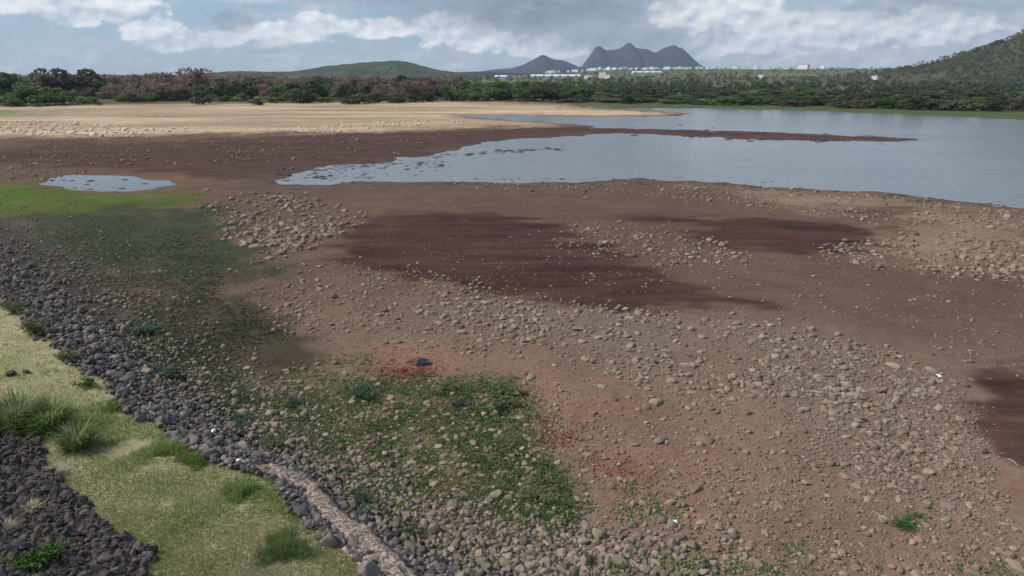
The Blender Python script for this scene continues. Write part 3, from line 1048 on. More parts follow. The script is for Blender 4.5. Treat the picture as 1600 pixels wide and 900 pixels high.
G3 = 'green trees between the wood and the lake'
for px in range(700, 905, 15):
    for row in range(2):
        d = (345 if row == 0 else 410) + random.uniform(-15, 20)
        tree_px('broadleaf_tree', px + random.uniform(-6, 6), d, (133 if row == 0 else 126) + random.uniform(-3, 4), random.uniform(30, 44), random.choice(['leafy', 'shrub']),
                'tree_green' if (px < 790 or random.random() < 0.35) else 'tree_dark', 'dense green tree between the brown wood and the sand bar' if px < 800 else 'dense dark green tree behind the sand bar', group=G3)
G4 = 'dark trees along the far shore'
for px in range(895, 1680, 18):
    base_row = 163 + (px - 900) / 700 * 16
    d0 = CAM_H / math.tan((base_row - 117.5) / FPX) * 1.10
    for row in range(3):
        d = d0 * (1.03 + 0.24 * row) + random.uniform(0, 25)
        top = 148 - row * 6.0 + (px - 900) / 700 * 4 + random.uniform(-4, 3)
        lab = 'dark tree in the %s row on the far shore %s' % (('front', 'middle', 'back')[row], 'behind the sand bar tip' if px < 1000 else 'below the three peaked mountain' if px < 1120 else 'below the far rise' if px < 1320 else 'at the foot of the hillside')
        tree_px('broadleaf_tree', px + random.uniform(-8, 8), d, top, random.uniform(26, 46), random.choice(['leafy', 'shrub']), random.choice(['tree_dark', 'tree_dark', 'tree_green', 'tree_grey']), lab, group=G4)


def wood_mass(name, pts, leaf, label, hmin, hmax, seed, per=46):
    """a far wood that reads as one mass: clumps of leaves on many crowns"""
    g = np.random.default_rng(seed)
    n = len(pts)
    h = g.uniform(hmin, hmax, n)
    wd = h * g.uniform(0.7, 1.15, n)
    d = rand_dirs(n * per, g, 0.5)
    k = np.repeat(np.arange(n), per)
    P = pts[k] + d * np.stack([wd[k] * 0.5, wd[k] * 0.5, h[k] * 0.42], 1) * (g.uniform(0.5, 1, n * per) ** 0.5)[:, None]
    P[:, 2] += h[k] * 0.52
    D = rand_dirs(n * per, g, 0.1)
    L = h[k] * g.uniform(0.20, 0.36, n * per)
    V, F = leaf_quads(P - D * L[:, None] * 0.5, D, perp(D, g), L, L * 0.75)
    o = obj(name, mesh_np(name, V, F), M[leaf])
    tag(o, label, kind='stuff')


def far_points(n, px0, px1, d0, d1, seed, keep=None):
    g = np.random.default_rng(seed)
    out = []
    px = g.uniform(px0, px1, n * 3)
    d = np.exp(g.uniform(math.log(d0), math.log(d1), n * 3))
    x = (px - 800) / FPX * d * math.cos(PITCH)
    z = height(x, d)
    zh = hill_z(x, d) - 3
    z = np.maximum(z, z + zh)
    pts = np.stack([x, d, z], 1)
    m = fbm(x, d, 0.008, 3, seed) > 0.40
    if keep is not None:
        m &= keep(x, d)
    return pts[m][:n]


M['far_dark'] = leaf_material('far_wood_crowns', (0.065, 0.082, 0.052), (0.14, 0.165, 0.095), trans=0.5)
M['far_scrub'] = leaf_material('hill_scrub_leaves', (0.085, 0.095, 0.06), (0.20, 0.20, 0.125), trans=0.4)
wood_mass('distant_wood', far_points(1000, 690, 1700, 400, 800, 301), 'far_dark', 'far dark wood on the plain behind the lake', 3.5, 6.5, 301)
wood_mass('distant_wood', far_points(1500, 720, 1700, 850, 3000, 302), 'far_scrub', 'scattered pale green scrub and trees below the white town', 3.5, 7.5, 302, 30)
wood_mass('distant_wood', far_points(500, -150, 720, 470, 900, 303), 'tree_brown', 'far brown wood behind the bare trees', 8, 11, 303)
wood_mass('hill_scrub', far_points(2600, 1330, 1950, 420, 1150, 304, lambda x, y: hill_z(x, y) > 6), 'far_scrub', 'grey green scrub covering the hillside beyond the lake', 3.5, 7, 304, 34)


# ------------------------------------------------------------------ far town, works and poles
def house_meshes():
    out = []
    for k, (w_, d_, h_) in enumerate([(14, 10, 7), (18, 11, 10), (11, 10, 5.5), (24, 13, 8)]):
        wl = [box(0, 0, h_ / 2 - 1, w_, d_, h_ + 2)]
        rf = [box(0, 0, h_ + 1.28, w_ + 1.0, d_ + 1.0, 0.5), box(w_ * 0.22, 0, h_ + 2.4, 3.2, 3.0, 1.8)]
        wn = []
        fl = 2 if h_ > 6 else 1
        for f in range(fl):
            for q in range(3):
                wn.append(box(-w_ * 0.3 + q * w_ * 0.3, -d_ / 2 - 0.03, 1.8 + f * 3.2, 1.6, 0.1, 1.3))
        out.append([mesh_np('wall', *join(wl)), mesh_np('roof', *join(rf)), [mesh_np('window', *wv) for wv in wn]])
        out[-1][0].materials.append(M['white_wall'])
        out[-1][1].materials.append(M['grey_roof'] if k != 1 else M['white_wall'])
        for q in out[-1][2]:
            q.materials.append(M['window'])
    return out


HM = house_meshes()


def house(px, dist, var, label, group=None, sc=1.0, lift=0.0, cat='house', parts=False):
    x, y = far_pt(px, dist)
    e = obj('white_house', None, loc=(x, y, land_z(x, y) + lift), rot=(0, 0, random.uniform(-1.0, -0.3)), scale=(sc, sc, sc))
    tag(e, label, cat, group)
    obj('wall', HM[var][0], parent=e)
    obj('roof', HM[var][1], parent=e)
    if parts:
        for q in HM[var][2]:
            obj('window', q, parent=e)
    return e


GT = 'white houses of the far town'
for k in range(125):
    px = random.choice([random.uniform(850, 1100), random.uniform(905, 1090), random.uniform(905, 1090), random.uniform(1090, 1290)])
    d = random.uniform(2500, 3400)
    house(px, d, random.randrange(4), 'small white house in the far town under the mountain' if px < 1100 else 'small white house on the far rise beside the mountain', GT, random.uniform(0.45, 0.95), lift=3)
house(1255, 2300, 3, 'white house standing alone on the wooded rise past the mountain', sc=1.3, lift=5)
house(942, 1350, 1, 'tallest white block beside the long pale shed', cat='building', sc=0.75, lift=2, parts=True)
house(920, 1330, 3, 'wide white block next to the long pale shed', cat='building', sc=0.6, lift=1, parts=True)
house(950, 1290, 0, 'low white block in front of the tallest white block', cat='building', sc=0.7, lift=1, parts=True)
house(1190, 1150, 2, 'small white house half hidden in the dark wood beyond the lake', cat='house', sc=0.7, lift=4, parts=True)
house(1368, 900, 2, 'small pale house among trees at the foot of the hillside', cat='house', sc=0.6, lift=4, parts=True)


def shed(px, dist, length, label, lift, h=6.0):
    x, y = far_pt(px, dist)
    e = obj('long_shed', None, loc=(x, y, land_z(x, y) + lift), rot=(0, 0, -0.08))
    tag(e, label, 'warehouse')
    wl = mesh_np('wall', *box(0, 0, h / 2 - 2, length, 22, h + 4))
    obj('wall', wl, M['white_wall'], e)
    V = np.array([[-length / 2 - 1, -12, h + 0.05], [length / 2 + 1, -12, h + 0.05], [length / 2 + 1, 0, h + 3.2], [-length / 2 - 1, 0, h + 3.2], [length / 2 + 1, 12, h + 0.05], [-length / 2 - 1, 12, h + 0.05]])
    obj('roof', mesh_np('roof', V, np.array([[0, 1, 2, 3], [3, 2, 4, 5]])), M['sheet_roof'], e)
    for q in range(int(length // 16)):
        obj('door', mesh_np('door', *box(-length / 2 + 9 + q * 16, -11.05, 2.2, 5, 0.12, 4.4)), M['grey_roof'], e)


shed(868, 1420, 96, 'long pale roofed shed behind the green trees by the lake', 3, 2.5)
shed(783, 1500, 24, 'short white roofed shed at the end of the brown wood', 3, 2.5)
shed(1010, 1750, 70, 'low pale shed below the middle of the town', 2, 2.5)


def pole(px, dist, h, label):
    x, y = far_pt(px, dist)
    e = obj('utility_pole', None, loc=(x, y, land_z(x, y)))
    tag(e, label, 'pole', 'utility poles on the plain')
    obj('post', mesh_np('post', *tube([(0, 0, -1), (0, 0, h * 0.5), (0, 0, h)], [0.55, 0.42, 0.3], 8), True), M['pole'], e)
    obj('crossarm', mesh_np('crossarm', *box(0, -0.35, h - 1.2, 5.0, 0.3, 0.35)), M['pole'], e)
    for q in (-2.1, 0, 2.1):
        obj('insulator', mesh_np('insulator', *tube([(q, -0.35, h - 1.0), (q, -0.35, h - 0.2)], [0.2, 0.14], 6)), M['pole'], e)


for px, d, h, lb in [(980, 1150, 19, 'pale utility pole on the plain under the middle peak'), (1005, 1200, 17, 'pale utility pole second from the white blocks'), (1031, 1120, 20, 'tallest pale utility pole on the plain right of the middle peak'),
                     (1100, 1300, 16, 'pale utility pole on the plain under the mountain foot'), (1154, 1180, 19, 'pale utility pole past the mountain before the wooded rise'), (700, 900, 14, 'grey utility pole at the end of the brown wood')]:
    pole(px, d, h, lb)


# ------------------------------------------------------------------ stones
def in_zone(P, n, g, z=0.0):
    """n points evenly over what the eye sees of the pixel polygon P"""
    P = np.array(P, float)
    lo, hi = P.min(0), P.max(0)
    out = np.zeros((0, 2))
    while len(out) < n:
        q = g.uniform(lo, hi, (n * 2, 2))
        out = np.concatenate([out, q[sd_poly(P, q[:, 0], q[:, 1]) > 0]])
    return out[:n]


ROCKS_BIG = [rock_shape(10 + k, 3, 13, 0.12, 0.52, 0.42, 0.8) for k in range(10)]
ROCKS_MID = [rock_shape(40 + k, 2 if k < 10 else 1, 9, 0.14, 0.55, 0.45, 0.8) for k in range(20)]
RIP = [rock_shape(70 + k, 3, 14, 0.14, 0.85, 0.45, 0.75) for k in range(10)]
RIP_MID = [rock_shape(70 + k % 10, 2 if k < 10 else 1, 10, 0.16, 0.85, 0.5, 0.8) for k in range(20)]
SLAB = [rock_shape(90 + k, 3, 14, 0.10, 0.34, 0.42, 0.85) for k in range(5)]


def field(items, seed):
    """items: (polygon, number, smallest, mean, largest radius in m) -> positions and radii on the land"""
    g = np.random.default_rng(seed)
    P, S = [], []
    for pl, n, a, b, c in items:
        q = in_zone(pl, n, g) + g.normal(0, 1, (n, 2)) * [12, 0.04] * np.array([1, 1]) 
        q[:, 1] += g.normal(0, 1, n) * (q[:, 1] - 118) * 0.015
        keep = fbm(q[:, 0], q[:, 1] * 2.0, 0.022, 3, seed) > g.uniform(0.15, 0.58, n)
        q = q[keep]
        P.append(ground_pts(q[:, 0], q[:, 1]))
        S.append(np.clip(a + g.exponential(b - a, len(q)), a, c))
    return np.concatenate(P), np.concatenate(S)


STONES = [  # stony ground of the lakebed
    ([(640, 470), (800, 475), (960, 480), (1200, 490), (1400, 550), (1520, 610), (1480, 640), (1300, 620), (1050, 610), (900, 560), (700, 520)], 2600, 0.05, 0.11, 0.30),
    ([(330, 300), (460, 300), (570, 340), (520, 370), (440, 400), (360, 380), (330, 330)], 1700, 0.08, 0.19, 0.50),
    ([(360, 400), (560, 410), (700, 460), (900, 490), (800, 560), (620, 540), (430, 520)], 1700, 0.05, 0.10, 0.28),
    ([(820, 560), (1400, 560), (1540, 700), (1600, 900), (1000, 900), (880, 740)], 3600, 0.03, 0.065, 0.20),
    ([(1150, 520), (1500, 600), (1520, 720), (1400, 760), (1250, 640)], 1900, 0.04, 0.085, 0.24),
    ([(880, 350), (1010, 350), (1120, 380), (1180, 410), (1060, 420), (930, 385)], 650, 0.07, 0.14, 0.34),
    ([(1250, 390), (1400, 370), (1640, 340), (1640, 440), (1400, 425)], 1500, 0.08, 0.15, 0.40),
    ([(690, 285), (960, 283), (1180, 292), (1420, 312), (1640, 335), (1640, 350), (1420, 350), (1240, 330), (1000, 305), (760, 295)], 1900, 0.08, 0.15, 0.40),
    ([(380, 560), (820, 600), (880, 780), (1000, 880), (760, 850), (560, 760), (400, 660)], 2200, 0.04, 0.085, 0.20),
    ([(920, 420), (1300, 400), (1640, 430), (1640, 620), (1300, 500)], 650, 0.04, 0.08, 0.2),
    ([(640, 800), (1000, 860), (1080, 900), (700, 900)], 700, 0.05, 0.09, 0.2),
    ([(560, 400), (900, 470), (1000, 480), (700, 460)], 300, 0.05, 0.10, 0.2),
    ([(0, 262), (130, 268), (100, 276), (0, 285)], 160, 0.10, 0.2, 0.4),
    ([(420, 268), (640, 250), (900, 235), (880, 245), (640, 268), (520, 284)], 170, 0.10, 0.2, 0.42),
    ([(0, 218), (560, 210), (740, 206), (620, 240), (300, 262), (0, 258)], 700, 0.12, 0.22, 0.5),
    ([(540, 405), (610, 428), (700, 458), (850, 480), (1060, 488), (1060, 500), (840, 494), (680, 475), (590, 446)], 380, 0.06, 0.12, 0.26),
    ([(840, 362), (930, 385), (1000, 410), (960, 412), (880, 388)], 90, 0.06, 0.11, 0.22),
    ([(560, 372), (760, 360), (960, 420), (1040, 462), (760, 450)], 420, 0.03, 0.06, 0.14),
]
pos, rad = field(STONES, 501)
HAND = [(985, 565, 9), (1048, 596, 11), (963, 578, 7), (1115, 588, 9), (868, 600, 8), (905, 515, 14), (936, 510, 9), (1010, 576, 9), (1185, 590, 8), (1085, 765, 17), (1585, 882, 17), (1370, 711, 12),
        (1205, 707, 11), (1100, 689, 16), (1030, 690, 13), (1355, 781, 10), (1480, 790, 11), (1445, 792, 9), (1490, 860, 12), (1215, 790, 13), (1345, 655, 12), (1395, 572, 12), (1340, 560, 11), (1325, 545, 12),
        (1300, 560, 10), (1280, 590, 11), (1455, 580, 10), (1235, 530, 7), (1120, 645, 8), (1010, 620, 9), (940, 605, 9), (830, 590, 14), (1025, 630, 13), (1172, 748, 8), (925, 742, 11), (955, 760, 9), (1065, 775, 10),
        (940, 862, 14), (985, 855, 12), (915, 870, 11), (1060, 790, 8), (1505, 728, 9), (1535, 770, 11), (1275, 735, 9), (1320, 745, 10), (1260, 755, 8), (870, 723, 9), (1160, 870, 11), (1180, 880, 12),
        (655, 488, 9), (670, 490, 8), (700, 492, 9), (720, 480, 8), (740, 500, 7), (755, 535, 9), (670, 515, 8), (1425, 848, 8), (1375, 828, 9), (1255, 640, 10), (1480, 607, 9)]
hp = ground_pts([h[0] for h in HAND], [h[1] for h in HAND])
hd = np.linalg.norm(hp - [0, 0, CAM_H], axis=1)
hr = np.array([h[2] for h in HAND]) * hd / FPX * 0.82
rad *= 0.80
pos = np.concatenate([pos, hp])
rad = np.concatenate([rad, hr])
g = np.random.default_rng(77)
n = len(pos)
hand = np.zeros(n, bool)
hand[-len(HAND):] = True
dist = np.linalg.norm(pos - [0, 0, CAM_H], axis=1)
px, py = to_pix(pos)
app = rad / dist * ((px > -5) & (px < 1605) & (py < 905))
order = np.argsort(-app)
top = order[:300]
is_top = np.zeros(n, bool)
is_top[top] = True
rotz = g.uniform(0, 6.28, n)
tilt = g.normal(0, 0.12, n)
which = g.integers(0, 10, n)
BIG_ME = [mesh_np('stone', V, F, True) for V, F in ROCKS_BIG]
SLAB_ME = [mesh_np('stone', V, F, True) for V, F in SLAB]
for me in BIG_ME + SLAB_ME:
    me.materials.append(M['stone'])

SPECIAL = {(1085, 765): 'largest flat tan boulder among stones near the weeds at the bed centre', (1585, 882): 'big pale boulder at the lower corner of the lakebed',
           (985, 565): 'rounded stone with a dark shadow alone amid the stony patch', (905, 515): 'broad flat slab at the edge of the dark mud',
           (1370, 711): 'blocky grey stone on gravel between the red soil and wet mud', (1205, 707): 'flat oblong slab lying on the bare reddish soil', (1100, 689): 'long low pinkish slab on the bare soil',
           (830, 590): 'reddish stone slab beside the red ground plants', (940, 862): 'pale humped rock casting shade at the end of the grey rubble', (1490, 860): 'rounded stone above the big corner boulder'}


def where_word(x, y, qx, qy):
    if qy < 345 and qx > 640:
        return 'near the water edge'
    if qy < 420 and qx < 600:
        return 'in the heap beside the dark green patch'
    if qy < 440:
        return 'around the far dark mud hollows'
    if qx < 880 and qy > 585:
        return 'among the weeds'
    if qy < 545:
        return 'along the near rim of the dark mud'
    if qx > 1150 and qy < 680:
        return 'in the stony patch before the smooth mud'
    if qy > 800:
        return 'on the bare soil close to the camera'
    return 'on the open reddish soil'


for i in top:
    flat = (g.random() < 0.4)
    me = SLAB_ME[g.integers(0, 5)] if flat else BIG_ME[which[i]]
    s = rad[i]
    zs = s * (0.9 if not flat else 1.0)
    o = obj('stone', me, loc=(pos[i, 0], pos[i, 1], pos[i, 2] + s * random.uniform(-0.04, 0.12)), rot=(tilt[i], tilt[i] * 0.6, rotz[i]), scale=(s, s, zs))
    lab = None
    if hand[i]:
        h = HAND[i - (n - len(HAND))]
        lab = SPECIAL.get((h[0], h[1]))
    sized = 'large' if app[i] * FPX > 8.5 else 'small'
    tag(o, lab or '%s %s tan stone lying %s' % (sized, 'flat' if flat else 'rounded', where_word(0, 0, px[i], py[i])), 'stone', None if lab else 'stones strewn over the lakebed')
rest = ~is_top
o = obj('scattered_stones', scatter_mesh('scattered_stones', ROCKS_MID, which[rest] + 10 * (app[rest] * FPX < 3.6), pos[rest] + np.stack([0 * rad[rest], 0 * rad[rest], rad[rest] * 0.10], 1), rad[rest], rotz[rest], tilt[rest]), M['stone'])
tag(o, 'countless small tan stones scattered over the dry lakebed', kind='stuff')

# pebbles, too many to count
PEB = [([(360, 400), (700, 470), (1200, 492), (1520, 610), (1600, 900), (1000, 900), (880, 740), (700, 560), (400, 540)], 15000, 0.014, 0.03, 0.07),
       ([(1130, 500), (1520, 600), (1570, 800), (1300, 760), (1180, 600)], 8000, 0.015, 0.032, 0.08),
       ([(880, 350), (1180, 410), (1300, 395), (1640, 340), (1640, 430), (1300, 420), (1000, 420)], 1600, 0.03, 0.05, 0.1)]
pp, pr = field(PEB, 601)
ICO0 = [rock_shape(20 + k, 1, 3, 0.1, 0.7) for k in range(1)]
ICOS = []
for k in range(5):
    V, F = ico(1)
    gg = np.random.default_rng(k)
    V0 = np.array([[0, 0, .8], [1, 0, 0], [.3, .8, 0], [-.8, .55, 0], [-.85, -.5, 0.05], [.2, -.85, 0], [0, 0, -.6]]) * gg.uniform(0.75, 1.15, (7, 3))
    F0 = np.array([[0, 1, 2], [0, 2, 3], [0, 3, 4], [0, 4, 5], [0, 5, 1], [6, 2, 1], [6, 3, 2], [6, 4, 3], [6, 5, 4], [6, 1, 5]])
    ICOS.append((V0, F0))
o = obj('pebbles', scatter_mesh('pebbles', ICOS, g.integers(0, 5, len(pp)), pp + np.stack([0 * pr, 0 * pr, pr * 0.2], 1), pr, g.uniform(0, 6.28, len(pp)), g.normal(0, 0.2, len(pp))), M['stone'])
tag(o, 'fine pale pebbles strewn over the soil', kind='stuff')

# pale sunlit stones and dry tufts on the far sand
M['pale_stone'] = rock_material('pale_stone', (0.50, 0.40, 0.29), (0.74, 0.63, 0.49), stain=(0.5, 0.4, 0.28))
pp, pr = field([([(-40, 188), (150, 192), (260, 205), (200, 214), (60, 212), (-40, 200)], 420, 0.25, 0.4, 0.7), ([(200, 202), (520, 196), (640, 186), (760, 190), (560, 204), (300, 208)], 330, 0.2, 0.32, 0.55)], 602)
o = obj('pale_stones', scatter_mesh('pale_stones', ROCKS_MID, g.integers(0, 10, len(pp)), pp + np.stack([0 * pr, 0 * pr, pr * 0.1], 1), pr, g.uniform(0, 6.28, len(pp)), g.normal(0, 0.2, len(pp))), M['pale_stone'])
tag(o, 'pale pebbles and clods speckling the far sand', kind='stuff')


pp, pr = field([([(418, 286), (440, 270), (560, 256), (700, 240), (760, 240), (680, 272), (560, 288)], 520, 0.1, 0.2, 0.45), ([(560, 290), (660, 280), (960, 278), (1090, 279), (1250, 292), (1620, 324), (1620, 332), (1250, 300), (960, 288), (700, 290)], 620, 0.08, 0.15, 0.32),
                ([(760, 242), (800, 237), (880, 239), (870, 243), (800, 243)], 60, 0.2, 0.35, 0.6), ([(90, 280), (200, 280), (240, 290), (190, 300), (110, 292)], 60, 0.1, 0.2, 0.35), ([(920, 199), (1200, 205), (1430, 215), (1430, 222), (1200, 222), (940, 209)], 200, 0.2, 0.35, 0.7)], 603)
M['wet_clod'] = rock_material('wet_mud_clod', (0.045, 0.032, 0.03), (0.13, 0.095, 0.085))
pp[:, 2] = np.maximum(pp[:, 2], -0.03)
o = obj('mud_clods', scatter_mesh('mud_clods', [(V * [1.3, 1, 0.5], F) for V, F in ROCKS_MID], g.integers(10, 20, len(pp)), pp, pr, g.uniform(-0.3, 0.3, len(pp)), g.normal(0, 0.1, len(pp))), M['wet_clod'])
tag(o, 'dark wet clods and stones along the waterline', kind='stuff')


# ------------------------------------------------------------------ riprap of the bank
def bank_points(n, seed, lo_edge, hi_edge):
    """points between two edge distances measured as share of the way from the toe to the grass"""
    g = np.random.default_rng(seed)
    out = []
    q = np.stack([g.uniform(-120, 1150, n * 9), g.uniform(300, 930, n * 9)], 1)
    P = ground_pts(q[:, 0], q[:, 1])
    s0, s1 = sd_line(L0, P[:, 0], P[:, 1]), sd_line(L1, P[:, 0], P[:, 1])
    t = s0 / (np.abs(s0) + np.abs(s1) + 1e-6)
    ok = (t > lo_edge) & (s1 < hi_edge + (fbm(P[:, 0], P[:, 1], 0.7, 3, 81) - 0.5) * -1.2 + np.abs(g.normal(0, 0.10, len(q))))
    # fewer stones towards the toe
    ok &= g.random(len(q)) < np.clip(0.42 + t * 1.3, 0.0, 1.0)
    return P[ok][:n], t[ok][:n]


rp, rt = bank_points(12500, 701, -0.3, 0.12)
g = np.random.default_rng(702)
n = len(rp)
rr_ = np.clip(g.lognormal(math.log(0.070), 0.48, n), 0.032, 0.25) * np.where(rt < 0.45, 0.8, 1.0)
lift = g.uniform(-0.02, 0.12, n) * np.clip(rt * 3, 0, 1)
rp = rp + np.stack([0 * lift, 0 * lift, lift + 0.02], 1)
dist = np.linalg.norm(rp - [0, 0, CAM_H], axis=1)
px, py = to_pix(rp)
app = rr_ / dist * ((px > -5) & (px < 1605) & (py < 905)) * (1 + lift)
order = np.argsort(-app)
which, rotz, tilt = g.integers(0, 10, n), g.uniform(0, 6.28, n), g.normal(0, 0.5, n)
tanny = (rt + g.normal(0, 0.13, n)) < 0.42
RIP_ME = [mesh_np('riprap_rock', V, F, True) for V, F in RIP]
TOE_ME = [mesh_np('riprap_rock', V, F, True) for V, F in RIP]
for me in TOE_ME:
    me.materials.append(M['toe_stone'])
for me in RIP_ME:
    me.materials.append(M['riprap'])
is_top = np.zeros(n, bool)
is_top[order[:300]] = True
for i in order[:300]:
    o = obj('riprap_rock', (TOE_ME if tanny[i] else RIP_ME)[which[i]], loc=rp[i], rot=(tilt[i], tilt[i] * 0.5, rotz[i]), scale=(rr_[i],) * 3)
    near = ('beside the upper concrete edge' if py[i] < 815 else 'beside the lower concrete edge') if py[i] > 740 and px[i] < 690 else ('next to the white plastic scraps' if py[i] > 690 else 'below the small bright green bush' if py[i] > 600 else 'above the small bright green bush') if px[i] < 640 else 'at the low end of the bank under the weeds'
    shp = 'large' if app[i] * FPX > 10.5 else 'middling'
    tag(o, '%s %s rock of the riprap %s' % (shp, 'brownish' if tanny[i] else 'grey', near), 'rock', 'riprap rocks on the dam bank')
rest = ~is_top & tanny
o = obj('toe_stones', scatter_mesh('toe_stones', RIP_MID, which[rest] + 10 * ((dist[rest] > 30) | (rr_[rest] < 0.078)), rp[rest], rr_[rest], rotz[rest], tilt[rest]), M['toe_stone'])
tag(o, 'mass of small brownish stones at the foot of the dam bank', kind='stuff')
rest = ~is_top & ~tanny
o = obj('riprap', scatter_mesh('riprap', RIP_MID, which[rest] + 10 * ((dist[rest] > 30) | (rr_[rest] < 0.078)), rp[rest], rr_[rest], rotz[rest], tilt[rest]), M['riprap'])
tag(o, 'mass of smaller grey rocks lining the dam bank', kind='stuff')

# dark rubble above the grass
g = np.random.default_rng(801)
q = np.stack([g.uniform(-60, 300, 30000), g.uniform(600, 930, 30000)], 1)
P = ground_pts(q[:, 0], q[:, 1])
s2 = sd_line(L2, P[:, 0], P[:, 1]) + (fbm(P[:, 0], P[:, 1], 0.7, 3, 81) - 0.5) * 1.4
ki = np.where(s2 > -0.05)[0][:6000]
P = P[ki]
n = len(P)
rr2 = np.clip(g.lognormal(math.log(0.056), 0.48, n), 0.024, 0.17)
P[:, 2] += g.uniform(-0.01, 0.09, n)
px, py = to_pix(P)
dist = np.linalg.norm(P - [0, 0, CAM_H], axis=1)
app = rr2 / dist * ((px > 0) & (px < 1600) & (py < 900) & (py > 630))
order = np.argsort(-app)
which, rotz, tilt = g.integers(0, 10, n), g.uniform(0, 6.28, n), g.normal(0, 0.6, n)
LAVA_ME = [mesh_np('lava_rock', V, F, False) for V, F in RIP_MID[:10]]
for me in LAVA_ME:
    me.materials.append(M['lava'])
is_top = np.zeros(n, bool)
is_top[order[:260]] = True
for i in order[:260]:
    o = obj('lava_rock', LAVA_ME[which[i]], loc=P[i], rot=(tilt[i], tilt[i] * 0.5, rotz[i]), scale=(rr2[i],) * 3)
    tag(o, '%s dark lava rock in the rubble %s' % ('larger' if app[i] * FPX > 6.3 else 'smaller', 'round the leafy bright green bush' if (px[i] < 110 and py[i] > 830) else 'around the pale dry tufts' if py[i] > 770 and px[i] < 90 else ('on its upper' if py[i] < 760 else 'on its lower') + ' border with the grass strip' if s2[ki[i]] < 0.7 else 'below the tall grass tussocks' if py[i] < 745 else 'in the middle of the slope'), 'rock', 'dark rubble rocks above the grass')
rest = ~is_top
o = obj('rubble', scatter_mesh('rubble', RIP_MID, which[rest] + 10 * (app[rest] * FPX < 3.0), P[rest], rr2[rest], rotz[rest], tilt[rest], False), M['lava'])
tag(o, 'dark broken lava rubble above the grass strip', kind='stuff')


# ------------------------------------------------------------------ concrete edge let into the bank
def concrete_edge():
    c = [(402, 742), (430, 750), (458, 762), (482, 782), (508, 812), (540, 843), (572, 872), (604, 900), (640, 935)]
    C = ground_pts([p[0] for p in c], [p[1] for p in c])
    # resample
    d = np.concatenate([[0], np.cumsum(np.linalg.norm(np.diff(C[:, :2], axis=0), axis=1))])
    s = np.linspace(0, d[-1], 140)
    X, Y = np.interp(s, d, C[:, 0]), np.interp(s, d, C[:, 1])
    for _ in range(8):
        X[1:-1] = (X[:-2] + X[1:-1] * 2 + X[2:]) / 4
        Y[1:-1] = (Y[:-2] + Y[1:-1] * 2 + Y[2:]) / 4
    tx, ty = np.gradient(X), np.gradient(Y)
    l = np.hypot(tx, ty)
    nx, ny = -ty / l, tx / l
    prof = [(-0.50, -0.25), (-0.47, 0.05), (-0.40, 0.15), (-0.25, 0.19), (-0.1, 0.21), (0.08, 0.22), (0.22, 0.24), (0.32, 0.25), (0.40, 0.22), (0.45, 0.12), (0.47, -0.1), (0.48, -0.4)]
    k = len(prof)
    V = np.zeros((140, k, 3))
    base = height(X, Y)
    for _ in range(30):
        base[1:-1] = (base[:-2] + base[1:-1] * 2 + base[2:]) / 4
    base = base
    wv = 0.75 + 0.5 * fbm(s, s * 0, 0.9, 3, 5)
    wv[:12] *= np.linspace(0.35, 1, 12)
    for j, (o_, h_) in enumerate(prof):
        rag = (fbm(s, s * 0 + j * 3.1, 2.6, 4, 60) - 0.5)
        off = o_ * wv + rag * 0.26
        V[:, j, 0] = X - nx * -off * -1
        V[:, j, 0] = X + nx * -off
        V[:, j, 1] = Y + ny * -off
        V[:, j, 2] = base + h_ + (fbm(s, s * 0 + j * 1.7, 3.5, 4, 61) - 0.5) * 0.20
    i, j = np.meshgrid(np.arange(139), np.arange(k - 1), indexing='ij')
    F = np.stack([i * k + j, i * k + j + 1, (i + 1) * k + j + 1, (i + 1) * k + j], 2).reshape(-1, 4)
    o = obj('concrete_edge', mesh_np('concrete_edge', V.reshape(-1, 3), F, True), M['concrete'])
    tag(o, 'worn pinkish concrete edge curving between the grass and the grey riprap', 'kerb')


concrete_edge()


# ------------------------------------------------------------------ grass and weeds
def blades(pts, g, lmin, lmax, width, lean=0.5):
    n = len(pts)
    a = g.uniform(0, 6.28, n)
    d = np.stack([np.cos(a) * lean * g.random(n), np.sin(a) * lean * g.random(n), np.ones(n)], 1)
    d /= np.linalg.norm(d, axis=1)[:, None]
    s = np.stack([-np.sin(a), np.cos(a), np.zeros(n)], 1)
    L = g.uniform(lmin, lmax, n)
    W = np.full(n, width) * g.uniform(0.7, 1.3, n)
    b = pts - s * W[:, None] * 0.5
    c = pts + s * W[:, None] * 0.5
    t = pts + d * L[:, None]
    V = np.stack([b, c, t], 1).reshape(-1, 3)
    return V, np.arange(n * 3).reshape(n, 3)


g = np.random.default_rng(901)
q = np.stack([g.uniform(-60, 620, 260000), 460 + (g.random(260000)) * 460], 1)
P = ground_pts(q[:, 0], q[:, 1])
rag = (fbm(P[:, 0], P[:, 1], 0.7, 3, 81) - 0.5) * 2.0
s1, s2 = sd_line(L1, P[:, 0], P[:, 1]) + rag * 0.5, sd_line(L2, P[:, 0], P[:, 1]) + rag * 0.6
ok = (s1 > 0.05) & (s2 < 0.05)
P = P[ok]
P = P[fbm(P[:, 0], P[:, 1], 0.8, 4, 85) > 0.31 + g.normal(0, 0.05, len(P))][:125000]
gr_n = fbm(P[:, 0], P[:, 1], 0.35, 3, 84)
edge = np.exp(-np.maximum(sd_line(L1, P[:, 0], P[:, 1]), 0) / 0.8)
greenish = (gr_n + edge * 0.20 + g.normal(0, 0.05, len(P))) > 0.74
V, F = blades(P[~greenish], g, 0.03, 0.09, 0.016, 0.9)
o = obj('dry_grass', mesh_np('dry_grass', V, F), M['dry_grass'])
tag(o, 'short straw coloured grass on the strip above the riprap', 'grass', kind='stuff')
V, F = blades(P[greenish], g, 0.05, 0.15, 0.016, 0.8)
o = obj('green_grass', mesh_np('green_grass', V, F), M['green_grass'])
